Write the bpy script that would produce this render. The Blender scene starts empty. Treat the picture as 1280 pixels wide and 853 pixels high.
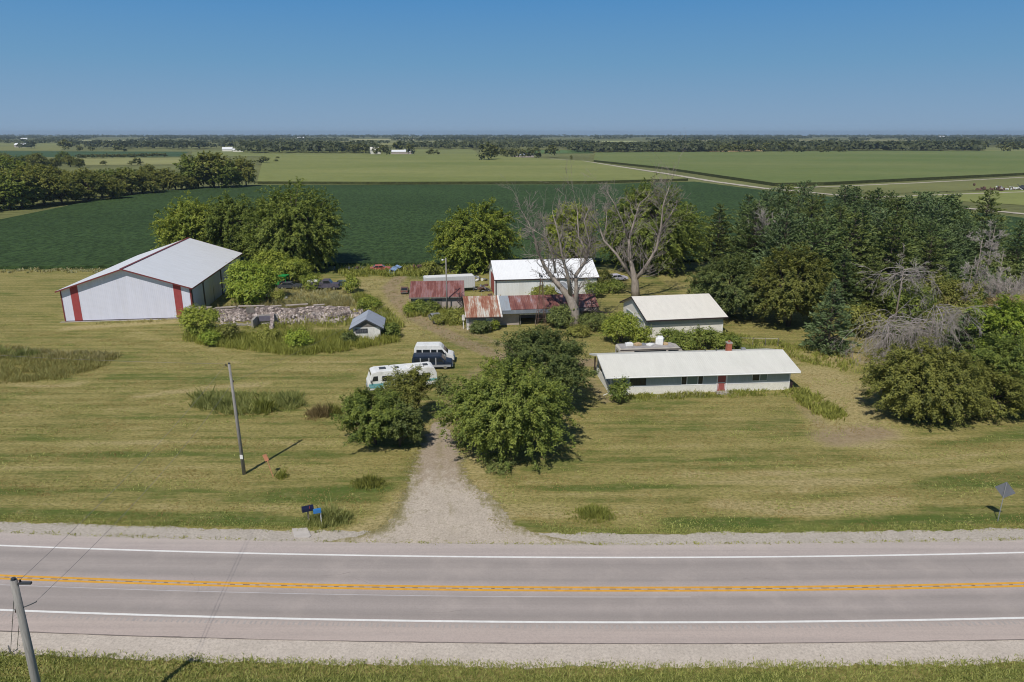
import bpy, math, random
import numpy as np
from mathutils import Vector, Matrix
R = math.radians
sc = bpy.context.scene
col = sc.collection

# ------------------------------------------------------------------ camera, sky, sun, exposure
FOC, CAM_H, PITCH = 900.0, 30.0, math.atan((426.5 - 166.5) / 900.0)     # focal length in pixels of a 1280 px wide frame
cam_d = bpy.data.cameras.new('camera'); cam = bpy.data.objects.new('camera', cam_d); col.objects.link(cam)
cam_d.sensor_width = 36.0; cam_d.lens = FOC / 1280.0 * 36.0
cam_d.clip_start = 0.5; cam_d.clip_end = 30000.0
cam.location = (0, 0, CAM_H); cam.rotation_euler = (R(90) - PITCH, 0, 0)
sc.camera = cam
SUN_EL, SUN_AZ = R(52), R(204)           # azimuth clockwise from +Y: behind the camera and a little to its left
wd = bpy.data.worlds.new('World'); sc.world = wd; wd.use_nodes = True
nt = wd.node_tree; bg = nt.nodes['Background']
sky = nt.nodes.new('ShaderNodeTexSky'); sky.sky_type = 'NISHITA'; sky.sun_disc = False
sky.sun_elevation = SUN_EL; sky.sun_rotation = SUN_AZ
sky.altitude = 300; sky.air_density = 1.0; sky.dust_density = 0.25; sky.ozone_density = 4.0
bg.inputs[1].default_value = 0.060
# clear blue band of the low summer sky, handed over to the sky model higher up
wtc = nt.nodes.new('ShaderNodeTexCoord'); wsep = nt.nodes.new('ShaderNodeSeparateXYZ'); nt.links.new(wtc.outputs['Generated'], wsep.inputs[0])
wr = nt.nodes.new('ShaderNodeValToRGB'); nt.links.new(wsep.outputs['Z'], wr.inputs[0]); we = wr.color_ramp.elements
for i_, (p_, c_) in enumerate(((0.0, (3.45,5.0,6.95)), (.085, (2.0,4.3,7.0)), (.165, (1.12,3.5,7.1)), (.5, (.9,2.6,6.2)))):
    if i_ > 1: we.new(p_)
    we[i_].position = p_; we[i_].color = (*[v/8 for v in c_], 1)
wm8 = nt.nodes.new('ShaderNodeVectorMath'); wm8.operation = 'SCALE'; wm8.inputs['Scale'].default_value = 8*.075/.060; nt.links.new(wr.outputs[0], wm8.inputs[0])
wf = nt.nodes.new('ShaderNodeMapRange'); wf.inputs['From Min'].default_value = .2; wf.inputs['From Max'].default_value = .55; wf.inputs['To Min'].default_value = 1; wf.inputs['To Max'].default_value = 0
nt.links.new(wsep.outputs['Z'], wf.inputs['Value'])
wmx = nt.nodes.new('ShaderNodeMix'); wmx.data_type = 'RGBA'; nt.links.new(wf.outputs[0], wmx.inputs[0])
nt.links.new(sky.outputs[0], wmx.inputs[6]); nt.links.new(wm8.outputs[0], wmx.inputs[7])
nt.links.new(wmx.outputs[2], bg.inputs[0])
sun_d = bpy.data.lights.new('sun', 'SUN'); sun_d.energy = 3.75; sun_d.angle = R(0.5); sun_d.color = (1.0, 0.95, 0.87)
sun = bpy.data.objects.new('sun', sun_d); col.objects.link(sun)
sv = Vector((math.sin(SUN_AZ) * math.cos(SUN_EL), math.cos(SUN_AZ) * math.cos(SUN_EL), math.sin(SUN_EL)))
sun.rotation_euler = sv.to_track_quat('Z', 'Y').to_euler(); sun.location = sv * 200
vs = sc.view_settings; sc.display_settings.display_device = 'sRGB'
vs.view_transform = 'Standard'; vs.look = 'None'; vs.exposure = 0.0; vs.gamma = 1.0; vs.use_curve_mapping = False
sc.render.engine = 'CYCLES'
cy = sc.cycles
cy.max_bounces = 5; cy.diffuse_bounces = 3; cy.glossy_bounces = 2; cy.transmission_bounces = 4; cy.transparent_max_bounces = 6; cy.volume_bounces = 0
cy.caustics_reflective = False; cy.caustics_refractive = False
cy.pixel_filter_type = 'BLACKMAN_HARRIS'; cy.filter_width = 1.05
cy.use_denoising = True
try: cy.denoiser = 'OPENIMAGEDENOISE'
except Exception: pass

# ------------------------------------------------------------------ helpers
_c, _s = math.cos(PITCH), math.sin(PITCH)
def at(x, y, z=0.0):
    """point of the plan at height z that the survey photograph shows at pixel x, y"""
    u = (x - 640) / FOC; v = (426.5 - y) / FOC
    t = (z - CAM_H) / (-_s + v * _c)
    return Vector((u * t, (_c + v * _s) * t, z))
def at2(x, y, z=0.0):
    p = at(x, y, z); return (p.x, p.y)
def tag(o, label=None, cat=None, group=None, kind=None):
    if label: o['label'] = label
    if cat: o['category'] = cat
    if group: o['group'] = group
    if kind: o['kind'] = kind
    return o
def empty(name, loc=(0, 0, 0), rz=0.0, label=None, cat=None, group=None):
    o = bpy.data.objects.new(name, None); o.empty_display_size = 0.5
    o.location = loc; o.rotation_euler = (0, 0, rz); col.objects.link(o)
    return tag(o, label, cat, group)
def link(name, me, mat=None, parent=None, loc=None, rz=0):
    o = bpy.data.objects.new(name, me); col.objects.link(o)
    if mat is not None and not len(me.materials):
        for m in (mat if isinstance(mat, (list, tuple)) else [mat]): me.materials.append(m)
    if parent: o.parent = parent
    if loc is not None: o.location = loc
    if rz: o.rotation_euler = (0, 0, rz)
    return o
CH = {}
def children(o): return [c for c in col.objects if c.parent == o]
def copy_tree(o, parent=None):
    c = o.copy(); col.objects.link(c); c.parent = parent
    for ch in KIDS(o): copy_tree(ch, c)
    return c
def KIDS(o):
    k = o.name
    if k not in CH: CH[k] = children(o)
    return CH[k]

class MB:
    def __init__(self): self.v = []; self.f = []
    def add(self, vs, fs):
        n = len(self.v); self.v += [tuple(p) for p in vs]; self.f += [tuple(i + n for i in f) for f in fs]; return self
    def box(self, x0, y0, z0, x1, y1, z1):
        return self.add([(x0,y0,z0),(x1,y0,z0),(x1,y1,z0),(x0,y1,z0),(x0,y0,z1),(x1,y0,z1),(x1,y1,z1),(x0,y1,z1)],
                        [(0,3,2,1),(4,5,6,7),(0,1,5,4),(1,2,6,5),(2,3,7,6),(3,0,4,7)])
    def obox(self, c, size, rz=0, rx=0, ry=0):
        m = Matrix.Translation(c) @ Matrix.Rotation(rz,4,'Z') @ Matrix.Rotation(ry,4,'Y') @ Matrix.Rotation(rx,4,'X')
        a, b, d = (s / 2 for s in size); n = len(self.v)
        self.box(-a,-b,-d,a,b,d)
        for i in range(n, len(self.v)): self.v[i] = tuple(m @ Vector(self.v[i]))
        return self
    def tube(self, pts, rad, n=6, cap=True):
        pts = [Vector(p) for p in pts]; k = len(pts)
        if not isinstance(rad, (list, tuple)): rad = [rad] * k
        vs = []; up = None
        for i, p in enumerate(pts):
            d = (pts[min(i+1,k-1)] - pts[max(i-1,0)])
            if d.length < 1e-9: d = Vector((0,0,1))
            d.normalize()
            if up is None: up = d.orthogonal().normalized()
            up = (up - d * up.dot(d))
            up = d.orthogonal().normalized() if up.length < 1e-6 else up.normalized()
            s = d.cross(up)
            for j in range(n):
                a = 2 * math.pi * j / n
                vs.append(p + (up * math.cos(a) + s * math.sin(a)) * rad[i])
        fs = [(i*n+j, i*n+(j+1)%n, (i+1)*n+(j+1)%n, (i+1)*n+j) for i in range(k-1) for j in range(n)]
        if cap: fs += [tuple(range(n-1,-1,-1)), tuple((k-1)*n+j for j in range(n))]
        return self.add(vs, fs)
    def prism(self, poly, z0, z1):
        n = len(poly)
        return self.add([(x,y,z0) for x,y in poly] + [(x,y,z1) for x,y in poly],
                        [tuple(range(n-1,-1,-1)), tuple(range(n,2*n))] + [(i,(i+1)%n,n+(i+1)%n,n+i) for i in range(n)])
    def prof(self, poly, y0, y1, taper=None):
        """(x,z) outline swept from y0 to y1"""
        n = len(poly); h = taper or (lambda z: 1.0); m = (y0+y1)/2
        q = lambda x, y, z: (x, m + (y-m)*h(z), z)
        return self.add([q(x,y0,z) for x,z in poly] + [q(x,y1,z) for x,z in poly],
                        [tuple(range(n)), tuple(range(2*n-1,n-1,-1))] + [((i+1)%n,i,n+i,n+(i+1)%n) for i in range(n)])
    def slab(self, a, b, c, d, t):
        """four corners of the upper face, thickness t downwards along the face normal"""
        a, b, c, d = map(Vector, (a,b,c,d)); nrm = (b-a).cross(d-a).normalized()
        lo = [p - nrm*t for p in (a,b,c,d)]
        return self.add([a,b,c,d]+lo, [(0,1,2,3),(7,6,5,4),(0,4,5,1),(1,5,6,2),(2,6,7,3),(3,7,4,0)])
    def cyl(self, c, r, h, axis='Z', n=16):
        ax = {'X':Vector((1,0,0)),'Y':Vector((0,1,0)),'Z':Vector((0,0,1))}[axis]
        c = Vector(c); return self.tube([c - ax*h/2, c + ax*h/2], r, n)
    def lathe(self, prof, n=14, c=(0,0,0)):
        k = len(prof); vs = [(c[0]+r*math.cos(2*math.pi*j/n), c[1]+r*math.sin(2*math.pi*j/n), c[2]+z) for r,z in prof for j in range(n)]
        fs = [(i*n+j, i*n+(j+1)%n, (i+1)*n+(j+1)%n, (i+1)*n+j) for i in range(k-1) for j in range(n)]
        return self.add(vs, fs + [tuple(range(n-1,-1,-1)), tuple((k-1)*n+j for j in range(n))])
    def mesh(self, name, bevel=0):
        me = bpy.data.meshes.new(name); me.from_pydata(self.v, [], self.f); me.validate(); me.update()
        if bevel:
            import bmesh
            bm = bmesh.new(); bm.from_mesh(me)
            bmesh.ops.bevel(bm, geom=[e for e in bm.edges if e.is_manifold and e.calc_face_angle(0) > 0.4], offset=bevel, segments=2, affect='EDGES', profile=0.6, clamp_overlap=True)
            bm.to_mesh(me); bm.free()
        return me
    def build(self, name, mat, parent=None, bevel=0, loc=None, rz=0, smooth=False):
        me = self.mesh(name, bevel)
        if smooth: me.polygons.foreach_set('use_smooth', [True]*len(me.polygons))
        return link(name, me, mat, parent, loc, rz)

def np_mesh(name, V, k, tint=None):
    """V: (n*k,3) vertices of n separate k-gons"""
    V = np.ascontiguousarray(V, dtype=np.float32); n = len(V) // k
    me = bpy.data.meshes.new(name)
    me.vertices.add(n*k); me.vertices.foreach_set('co', V.ravel())
    me.loops.add(n*k); me.loops.foreach_set('vertex_index', np.arange(n*k, dtype=np.int32))
    me.polygons.add(n); me.polygons.foreach_set('loop_start', np.arange(0, n*k, k, dtype=np.int32))
    me.polygons.foreach_set('loop_total', np.full(n, k, dtype=np.int32))
    me.update(calc_edges=True)
    if tint is not None:
        a = me.attributes.new('tint', 'FLOAT', 'FACE'); a.data.foreach_set('value', np.asarray(tint, dtype=np.float32))
    return me

# ------------------------------------------------------------------ materials
def new_mat(name):
    m = bpy.data.materials.new(name); m.use_nodes = True
    return m, m.node_tree, m.node_tree.nodes, m.node_tree.links, m.node_tree.nodes['Principled BSDF']
def setin(n, key, v):
    s = n.inputs[key]
    s.default_value = tuple(v) + (1,) if isinstance(v, (tuple, list)) and len(v) == 3 and s.type == 'RGBA' else v
def noise(N, L, src, scale, detail=4, rough=.55, dim=None):
    n = N.new('ShaderNodeTexNoise'); n.inputs['Scale'].default_value = scale; n.inputs['Detail'].default_value = detail; n.inputs['Roughness'].default_value = rough
    if src is not None: L.new(src, n.inputs['Vector'])
    return n.outputs['Fac']
def mapping(N, L, src, scale=(1,1,1), rot=(0,0,0), loc=(0,0,0)):
    m = N.new('ShaderNodeMapping'); m.inputs['Scale'].default_value = scale; m.inputs['Rotation'].default_value = rot; m.inputs['Location'].default_value = loc
    L.new(src, m.inputs['Vector']); return m.outputs[0]
def ramp(N, L, src, stops):
    r = N.new('ShaderNodeValToRGB'); e = r.color_ramp.elements
    while len(e) < len(stops): e.new(0.5)
    for i, (p, c) in enumerate(stops): e[i].position = p; e[i].color = (tuple(c) + (1,)) if not isinstance(c, (int, float)) else (c, c, c, 1)
    L.new(src, r.inputs[0]); return r.outputs[0]
def mixc(N, L, fac, a, b, mode='MIX'):
    m = N.new('ShaderNodeMix'); m.data_type = 'RGBA'; m.blend_type = mode
    for v, i in ((fac, 0), (a, 6), (b, 7)):
        if isinstance(v, (int, float)): m.inputs[i].default_value = v
        elif isinstance(v, (tuple, list)): m.inputs[i].default_value = tuple(v) + (1,)
        else: L.new(v, m.inputs[i])
    return m.outputs[2]
def math_(N, L, op, a, b=None, clamp=False):
    m = N.new('ShaderNodeMath'); m.operation = op; m.use_clamp = clamp
    for v, i in ((a, 0), (b, 1)):
        if v is None: continue
        if isinstance(v, (int, float)): m.inputs[i].default_value = v
        else: L.new(v, m.inputs[i])
    return m.outputs[0]
def bump(N, L, P, h, strength=.4, dist=.05):
    b = N.new('ShaderNodeBump'); b.inputs['Strength'].default_value = strength; b.inputs['Distance'].default_value = dist
    L.new(h, b.inputs['Height']); L.new(b.outputs[0], P.inputs['Normal'])
def tc(N, kind='Object'):
    return N.new('ShaderNodeTexCoord').outputs[kind]
def pos(N): return N.new('ShaderNodeNewGeometry').outputs['Position']
def attr(N, name):
    a = N.new('ShaderNodeAttribute'); a.attribute_name = name; return a.outputs['Fac']

def plain(name, c, rough=.6, var=.15, scale=3.0, metal=0.0, spec=.3, bmp=0.0, stretch=(1,1,1), dirt=None, dirt_amt=.4):
    m, t, N, L, P = new_mat(name)
    src = mapping(N, L, tc(N), stretch)
    f = noise(N, L, src, scale, 5, .6)
    lo = tuple(x*(1-var) for x in c); hi = tuple(min(1, x*(1+var)) for x in c)
    cc = ramp(N, L, f, [(.3, lo), (.7, hi)])
    if dirt:
        f2 = ramp(N, L, noise(N, L, src, scale*.35, 6, .7), [(.48, 0.0), (.75, dirt_amt)])
        cc = mixc(N, L, f2, cc, dirt)
    L.new(cc, P.inputs['Base Color']); setin(P, 'Roughness', rough); setin(P, 'Metallic', metal); setin(P, 'Specular IOR Level', spec)
    if bmp: bump(N, L, P, f, bmp, .03)
    return m

def leaf_mat(name, dark, light, trans=.32, rough=.55, gain=2.75):
    w_ = (1.12, 1.02, .86); dark = tuple(v*gain*k for v, k in zip(dark, w_)); light = tuple(min(.5, v*gain*k) for v, k in zip(light, w_))
    m, t, N, L, P = new_mat(name)
    oi = N.new('ShaderNodeObjectInfo').outputs['Random']
    f = math_(N, L, 'ADD', attr(N, 'tint'), math_(N, L, 'MULTIPLY', math_(N, L, 'SUBTRACT', oi, .5), .35), True)
    cc = ramp(N, L, f, [(.0, dark), (1.0, light)])
    L.new(cc, P.inputs['Base Color']); setin(P, 'Roughness', rough); setin(P, 'Specular IOR Level', .3)
    tr = N.new('ShaderNodeBsdfTranslucent'); L.new(mixc(N, L, 1.0, cc, (1.0, 1.0, .6), 'MULTIPLY'), tr.inputs['Color'])
    mx = N.new('ShaderNodeMixShader'); mx.inputs[0].default_value = trans
    L.new(P.outputs[0], mx.inputs[1]); L.new(tr.outputs[0], mx.inputs[2])
    L.new(mx.outputs[0], t.nodes['Material Output'].inputs['Surface'])
    return m

def ribbed(name, c, rib=.23, axis='X', rough=.45, var=.05, dirt=None, dirt_amt=.3, streak='Z', bstr=.5, metal=0, spec=.3, wave_dark=.88):
    """ribbed sheet metal: ribs across `axis` of the object, stains drawn out along `streak`"""
    m, t, N, L, P = new_mat(name)
    o = tc(N)
    w = N.new('ShaderNodeTexWave'); w.wave_type = 'BANDS'; w.bands_direction = axis; w.wave_profile = 'SIN'
    w.inputs['Scale'].default_value = 2*math.pi/(20*rib); L.new(o, w.inputs['Vector'])
    h = ramp(N, L, w.outputs['Fac'], [(.0, 0.0), (.25, 1.0), (1.0, 1.0)])
    st = {'X':(.12,1,1),'Y':(1,.12,1),'Z':(1,1,.12)}[streak]
    f = noise(N, L, mapping(N, L, o, st), 1.2, 6, .65)
    cc = ramp(N, L, f, [(.3, tuple(x*(1-var) for x in c)), (.7, tuple(min(1,x*(1+var)) for x in c))])
    if dirt:
        f2 = ramp(N, L, noise(N, L, mapping(N, L, o, st, loc=(7,3,2)), .9, 8, .7), [(.5, 0.0), (.68, dirt_amt)])
        cc = mixc(N, L, f2, cc, dirt)
    L.new(cc, P.inputs['Base Color']); setin(P, 'Roughness', rough); setin(P, 'Metallic', metal); setin(P, 'Specular IOR Level', spec)
    bump(N, L, P, h, bstr, .03)
    return m

def rust_roof(name, paint, amt, streak='Y', tint=(1,1,1)):
    m, t, N, L, P = new_mat(name)
    o = tc(N); st = {'Y':(1,.1,.1),'X':(.1,1,1)}[streak]
    f = noise(N, L, mapping(N, L, o, st), 2.2, 8, .7)
    f2 = noise(N, L, mapping(N, L, o, (1,.3,.3), loc=(9,1,0)), .7, 5, .6)
    g = math_(N, L, 'ADD', math_(N, L, 'MULTIPLY', f, .75), math_(N, L, 'MULTIPLY', f2, .35))
    cc = ramp(N, L, g, [(amt-.14, paint), (amt-.05, (.36,.19,.14)), (amt+.03, (.27,.10,.065)), (amt+.16, (.17,.06,.045))])
    w = N.new('ShaderNodeTexWave'); w.wave_type = 'BANDS'; w.bands_direction = 'X'; w.inputs['Scale'].default_value = 2*math.pi/(20*.3); L.new(o, w.inputs['Vector'])
    cc = mixc(N, L, math_(N, L, 'MULTIPLY', ramp(N, L, w.outputs['Fac'], [(.0, 1.0), (.2, 0.0)]), .35), cc, (.07,.03,.025))
    cc = mixc(N, L, 1.0, cc, tint, 'MULTIPLY')
    L.new(cc, P.inputs['Base Color']); setin(P, 'Roughness', .75); setin(P, 'Specular IOR Level', .2)
    bump(N, L, P, w.outputs['Fac'], .6, .03)
    return m

def stone_mat(name, a, b, mortar, scale=2.6):
    m, t, N, L, P = new_mat(name)
    o = tc(N); v = N.new('ShaderNodeTexVoronoi'); v.inputs['Scale'].default_value = scale
    nz = N.new('ShaderNodeTexNoise'); nz.inputs['Scale'].default_value = 3; L.new(o, nz.inputs['Vector'])
    ov = mixc(N, L, .12, o, nz.outputs['Color']); L.new(ov, v.inputs['Vector'])
    e = N.new('ShaderNodeTexVoronoi'); e.feature = 'DISTANCE_TO_EDGE'; e.inputs['Scale'].default_value = scale; L.new(ov, e.inputs['Vector'])
    sep = N.new('ShaderNodeSeparateColor'); L.new(v.outputs['Color'], sep.inputs[0])
    cc = ramp(N, L, sep.outputs[0], [(.0, tuple(x*.45 for x in a)), (.35, a), (.75, b), (1.0, tuple(min(1,x*1.3) for x in b))])
    ed = ramp(N, L, e.outputs['Distance'], [(.02, 1.0), (.09, 0.0)])
    cc = mixc(N, L, ed, cc, mortar)
    L.new(cc, P.inputs['Base Color']); setin(P, 'Roughness', .9)
    bump(N, L, P, e.outputs['Distance'], .8, .08)
    return m

def glass_dark(name, c=(.02,.025,.03)):
    m, t, N, L, P = new_mat(name); setin(P, 'Base Color', c); setin(P, 'Roughness', .08); setin(P, 'Specular IOR Level', .6)
    return m

MT = {}
MT['white_metal'] = ribbed('white_ribbed_metal', (.72,.73,.84), .3, 'Y', dirt=(.45,.42,.36), dirt_amt=.10)
MT['white_metal_x'] = ribbed('white_ribbed_metal_side', (.76,.77,.77), .3, 'X', dirt=(.42,.40,.33), dirt_amt=.25)
MT['white_roof'] = ribbed('white_metal_roof', (.78,.79,.81), .3, 'X', dirt=(.6,.58,.54), dirt_amt=.12, streak='Y', rough=.4)
MT['cream_roof'] = ribbed('cream_metal_roof', (.74,.71,.64), .3, 'X', dirt=(.55,.52,.45), dirt_amt=.25, streak='Y', rough=.5)
MT['bright_roof'] = ribbed('bright_metal_roof', (.85,.86,.87), .3, 'X', dirt=(.7,.68,.66), dirt_amt=.1, streak='Y', rough=.4)
MT['red_paint'] = plain('red_painted_metal', (.36,.07,.07), .5, .08, 2)
MT['dark_trim'] = plain('dark_brown_trim', (.045,.03,.03), .6, .1, 2)
MT['maroon'] = plain('maroon_trim', (.19,.045,.045), .55, .1, 2)
MT['concrete'] = plain('old_concrete', (.36,.33,.30), .9, .2, 1.5, dirt=(.2,.18,.15), dirt_amt=.5, bmp=.2)
MT['block'] = plain('grey_block_wall', (.44,.38,.345), .9, .12, 2, dirt=(.2,.17,.14), dirt_amt=.4, bmp=.2)
MT['whitewash'] = plain('peeling_whitewash', (.74,.72,.68), .85, .15, 2.5, dirt=(.28,.26,.22), dirt_amt=.6)
MT['grey_wood'] = plain('weathered_wood', (.20,.18,.16), .85, .25, 4, stretch=(1,1,.15), bmp=.2)
MT['pole_wood'] = plain('grey_pole_wood', (.27,.255,.235), .85, .25, 6, stretch=(3,3,.25), bmp=.2)
MT['rust_a'] = rust_roof('rusted_roof_maroon', (.25,.125,.12), .54, tint=(.85,.9,1.15))
MT['rust_b'] = rust_roof('rusted_roof_orange', (.55,.49,.45), .60, tint=(1.1,1.2,1.15))
MT['rust_c'] = rust_roof('rusted_roof_streaked', (.44,.36,.34), .52, tint=(.85,.95,1.2))
MT['zinc'] = ribbed('galvanised_sheet', (.37,.41,.45), .25, 'X', dirt=(.25,.14,.09), dirt_amt=.3, streak='Y', rough=.5, metal=.2)
MT['zinc_roof'] = ribbed('blue_grey_shingle_metal', (.36,.39,.45), .35, 'X', streak='Y', dirt=(.25,.25,.26), dirt_amt=.4, rough=.6)
MT['stone'] = stone_mat('field_stone', (.34,.27,.25), (.54,.45,.41), (.20,.17,.155), 3.4)
MT['siding_grey'] = ribbed('grey_green_siding', (.38,.42,.41), .4, 'X', dirt=(.30,.31,.28), dirt_amt=.3, rough=.7)
MT['siding_white'] = plain('white_brick_veneer', (.80,.77,.70), .8, .08, 6, dirt=(.4,.38,.33), dirt_amt=.25)
MT['white_trim'] = plain('white_trim', (.78,.78,.76), .5, .05, 2)
MT['glass'] = glass_dark('window_glass')
MT['glass_green'] = glass_dark('curtained_glass', (.16,.22,.20))
MT['red_door'] = plain('red_door', (.36,.10,.09), .5, .1, 2)
MT['brick'] = plain('red_brick', (.38,.13,.08), .85, .25, 12)
MT['black'] = plain('black_rubber', (.02,.02,.02), .8, .2, 5)
MT['steel'] = plain('galvanised_steel', (.32,.33,.35), .5, .12, 3, metal=.3)
MT['sign_back'] = plain('sign_back_aluminium', (.17,.18,.20), .5, .08, 2)
MT['navy'] = plain('navy_plastic', (.012,.016,.05), .4, .1, 2)
MT['blue'] = plain('blue_plastic', (.04,.18,.45), .4, .1, 2)
MT['orange'] = plain('faded_orange', (.55,.24,.14), .7, .1, 2)
MT['rusty'] = plain('rusty_iron', (.14,.085,.065), .85, .35, 4)
MT['chrome'] = plain('dull_chrome', (.5,.5,.5), .3, .05, 2, metal=.8)
MT['car_white'] = plain('white_vehicle_paint', (.80,.80,.78), .4, .08, 2, dirt=(.42,.38,.31), dirt_amt=.45)
MT['car_blue'] = plain('dark_blue_vehicle_paint', (.016,.026,.048), .45, .08, 2, spec=.25)
MT['car_silver'] = plain('faded_silver_paint', (.33,.34,.36), .4, .08, 2)
MT['teal'] = plain('teal_stripe_paint', (.16,.40,.43), .5, .15, 3)
MT['dark_grey'] = plain('dark_grey_paint', (.06,.065,.075), .5, .15, 3)
MT['green_paint'] = plain('bright_green_paint', (.02,.30,.07), .45, .1, 2)
MT['red_car'] = plain('faded_red_paint', (.42,.12,.09), .5, .15, 3)
MT['pale_wood'] = plain('pale_lumber', (.52,.38,.22), .8, .2, 4)
MT['bark'] = plain('tree_bark', (.10,.08,.06), .9, .3, 5, stretch=(2,2,.3), bmp=.3)
MT['dead_bark'] = plain('bare_dead_wood', (.30,.255,.215), .85, .35, 4, stretch=(2,2,.3), bmp=.3)
MT['dead_twig'] = plain('grey_dead_twigs', (.25,.215,.19), .9, .25, 3)
MT['dead_brush'] = plain('pale_dead_brush', (.36,.32,.295), .9, .3, 2)
MT['wire'] = plain('cable', (.22,.21,.21), .6, .1, 2)
# foliage: (dark, light) leaf colours
MT['leaf_bright'] = leaf_mat('leaf_bright', (.055,.082,.016), (.15,.185,.035))
MT['leaf_mid'] = leaf_mat('leaf_mid', (.038,.06,.015), (.112,.14,.034))
MT['leaf_olive'] = leaf_mat('leaf_olive', (.045,.056,.016), (.118,.13,.036))
MT['leaf_dark'] = leaf_mat('leaf_dark', (.032,.049,.018), (.09,.112,.038))
MT['leaf_lime'] = leaf_mat('leaf_lime', (.052,.088,.014), (.14,.19,.03))
MT['leaf_far'] = leaf_mat('leaf_far', (.026,.036,.014), (.072,.08,.026))
MT['needle_dark'] = leaf_mat('needle_dark', (.022,.040,.018), (.064,.092,.036), .25)
MT['needle_blue'] = leaf_mat('needle_blue', (.027,.045,.022), (.072,.105,.053), .25)
MT['needle_olive'] = leaf_mat('needle_olive', (.030,.045,.016), (.084,.108,.036), .25)
MT['leaf_brown'] = leaf_mat('leaf_brown', (.06,.05,.03), (.13,.11,.06), .42, gain=3.3)
MT['weed_green'] = leaf_mat('weed_green', (.055,.07,.018), (.15,.16,.045), .42, gain=3.3)
MT['weed_blue'] = leaf_mat('weed_blue', (.055,.075,.03), (.15,.17,.065), .42, gain=3.3)
MT['weed_straw'] = leaf_mat('weed_straw', (.10,.09,.04), (.27,.22,.11), .42, gain=3.3)
MT['weed_brown'] = leaf_mat('weed_brown', (.095,.088,.035), (.20,.17,.075), .42, gain=3.3)
MT['lawn_straw'] = leaf_mat('lawn_straw', (.12,.10,.04), (.17,.135,.065), .3, gain=2.2)
MT['verge_grass'] = leaf_mat('verge_grass', (.06,.085,.02), (.20,.20,.07))

# ------------------------------------------------------------------ setting: ground, lawn, fields, road
def sheet(name, poly, z, mat, z0=None):
    mb = MB()
    if z0 is None: mb.add([(x, y, z) for x, y in poly], [tuple(range(len(poly)))])
    else: mb.prism(poly, z0, z)
    o = mb.build(name, mat); return tag(o, kind='structure')

def field_mat(name, c, var=.25, row=0.0, rot=0.0, scale=.02, fine=.6, bs=.5, tone=None, fine_var=.25, fst=(.45,1.0,1)):
    m, t, N, L, P = new_mat(name)
    p = mapping(N, L, pos(N), (1,1,1), (0,0,rot))
    big = noise(N, L, mapping(N, L, p, (.4,1,1)), scale, 4, .6)
    fn = noise(N, L, mapping(N, L, p, fst), fine, 6, .75)
    cc = ramp(N, L, big, [(.3, tuple(x*(1-var) for x in c)), (.7, tone or tuple(x*(1+var) for x in c))])
    cc = mixc(N, L, ramp(N, L, fn, [(.41, min(1, fine_var*2.2)), (.57, 0.0)]), cc, tuple(x*.35 for x in c))
    if row:
        w = N.new('ShaderNodeTexWave'); w.bands_direction = 'Y'; w.inputs['Scale'].default_value = 2*math.pi/(20*row); w.inputs['Distortion'].default_value = 1.5
        w.inputs['Detail'].default_value = 2; w.inputs['Detail Scale'].default_value = .3
        L.new(p, w.inputs['Vector'])
        cc = mixc(N, L, math_(N, L, 'MULTIPLY', w.outputs['Fac'], .22), cc, tuple(x*.5 for x in c))
    L.new(cc, P.inputs['Base Color']); setin(P, 'Roughness', .9); setin(P, 'Specular IOR Level', .1)
    if bs: bump(N, L, P, fn, bs, .5)
    return m

g_mat = field_mat('far_pasture', (.19,.20,.075), .3, 0, 0, .006, .25, .2)
ground = sheet('ground', [(-9000,-400),(9000,-400),(9000,8600),(-9000,8600)], 0.0, g_mat)

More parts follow.
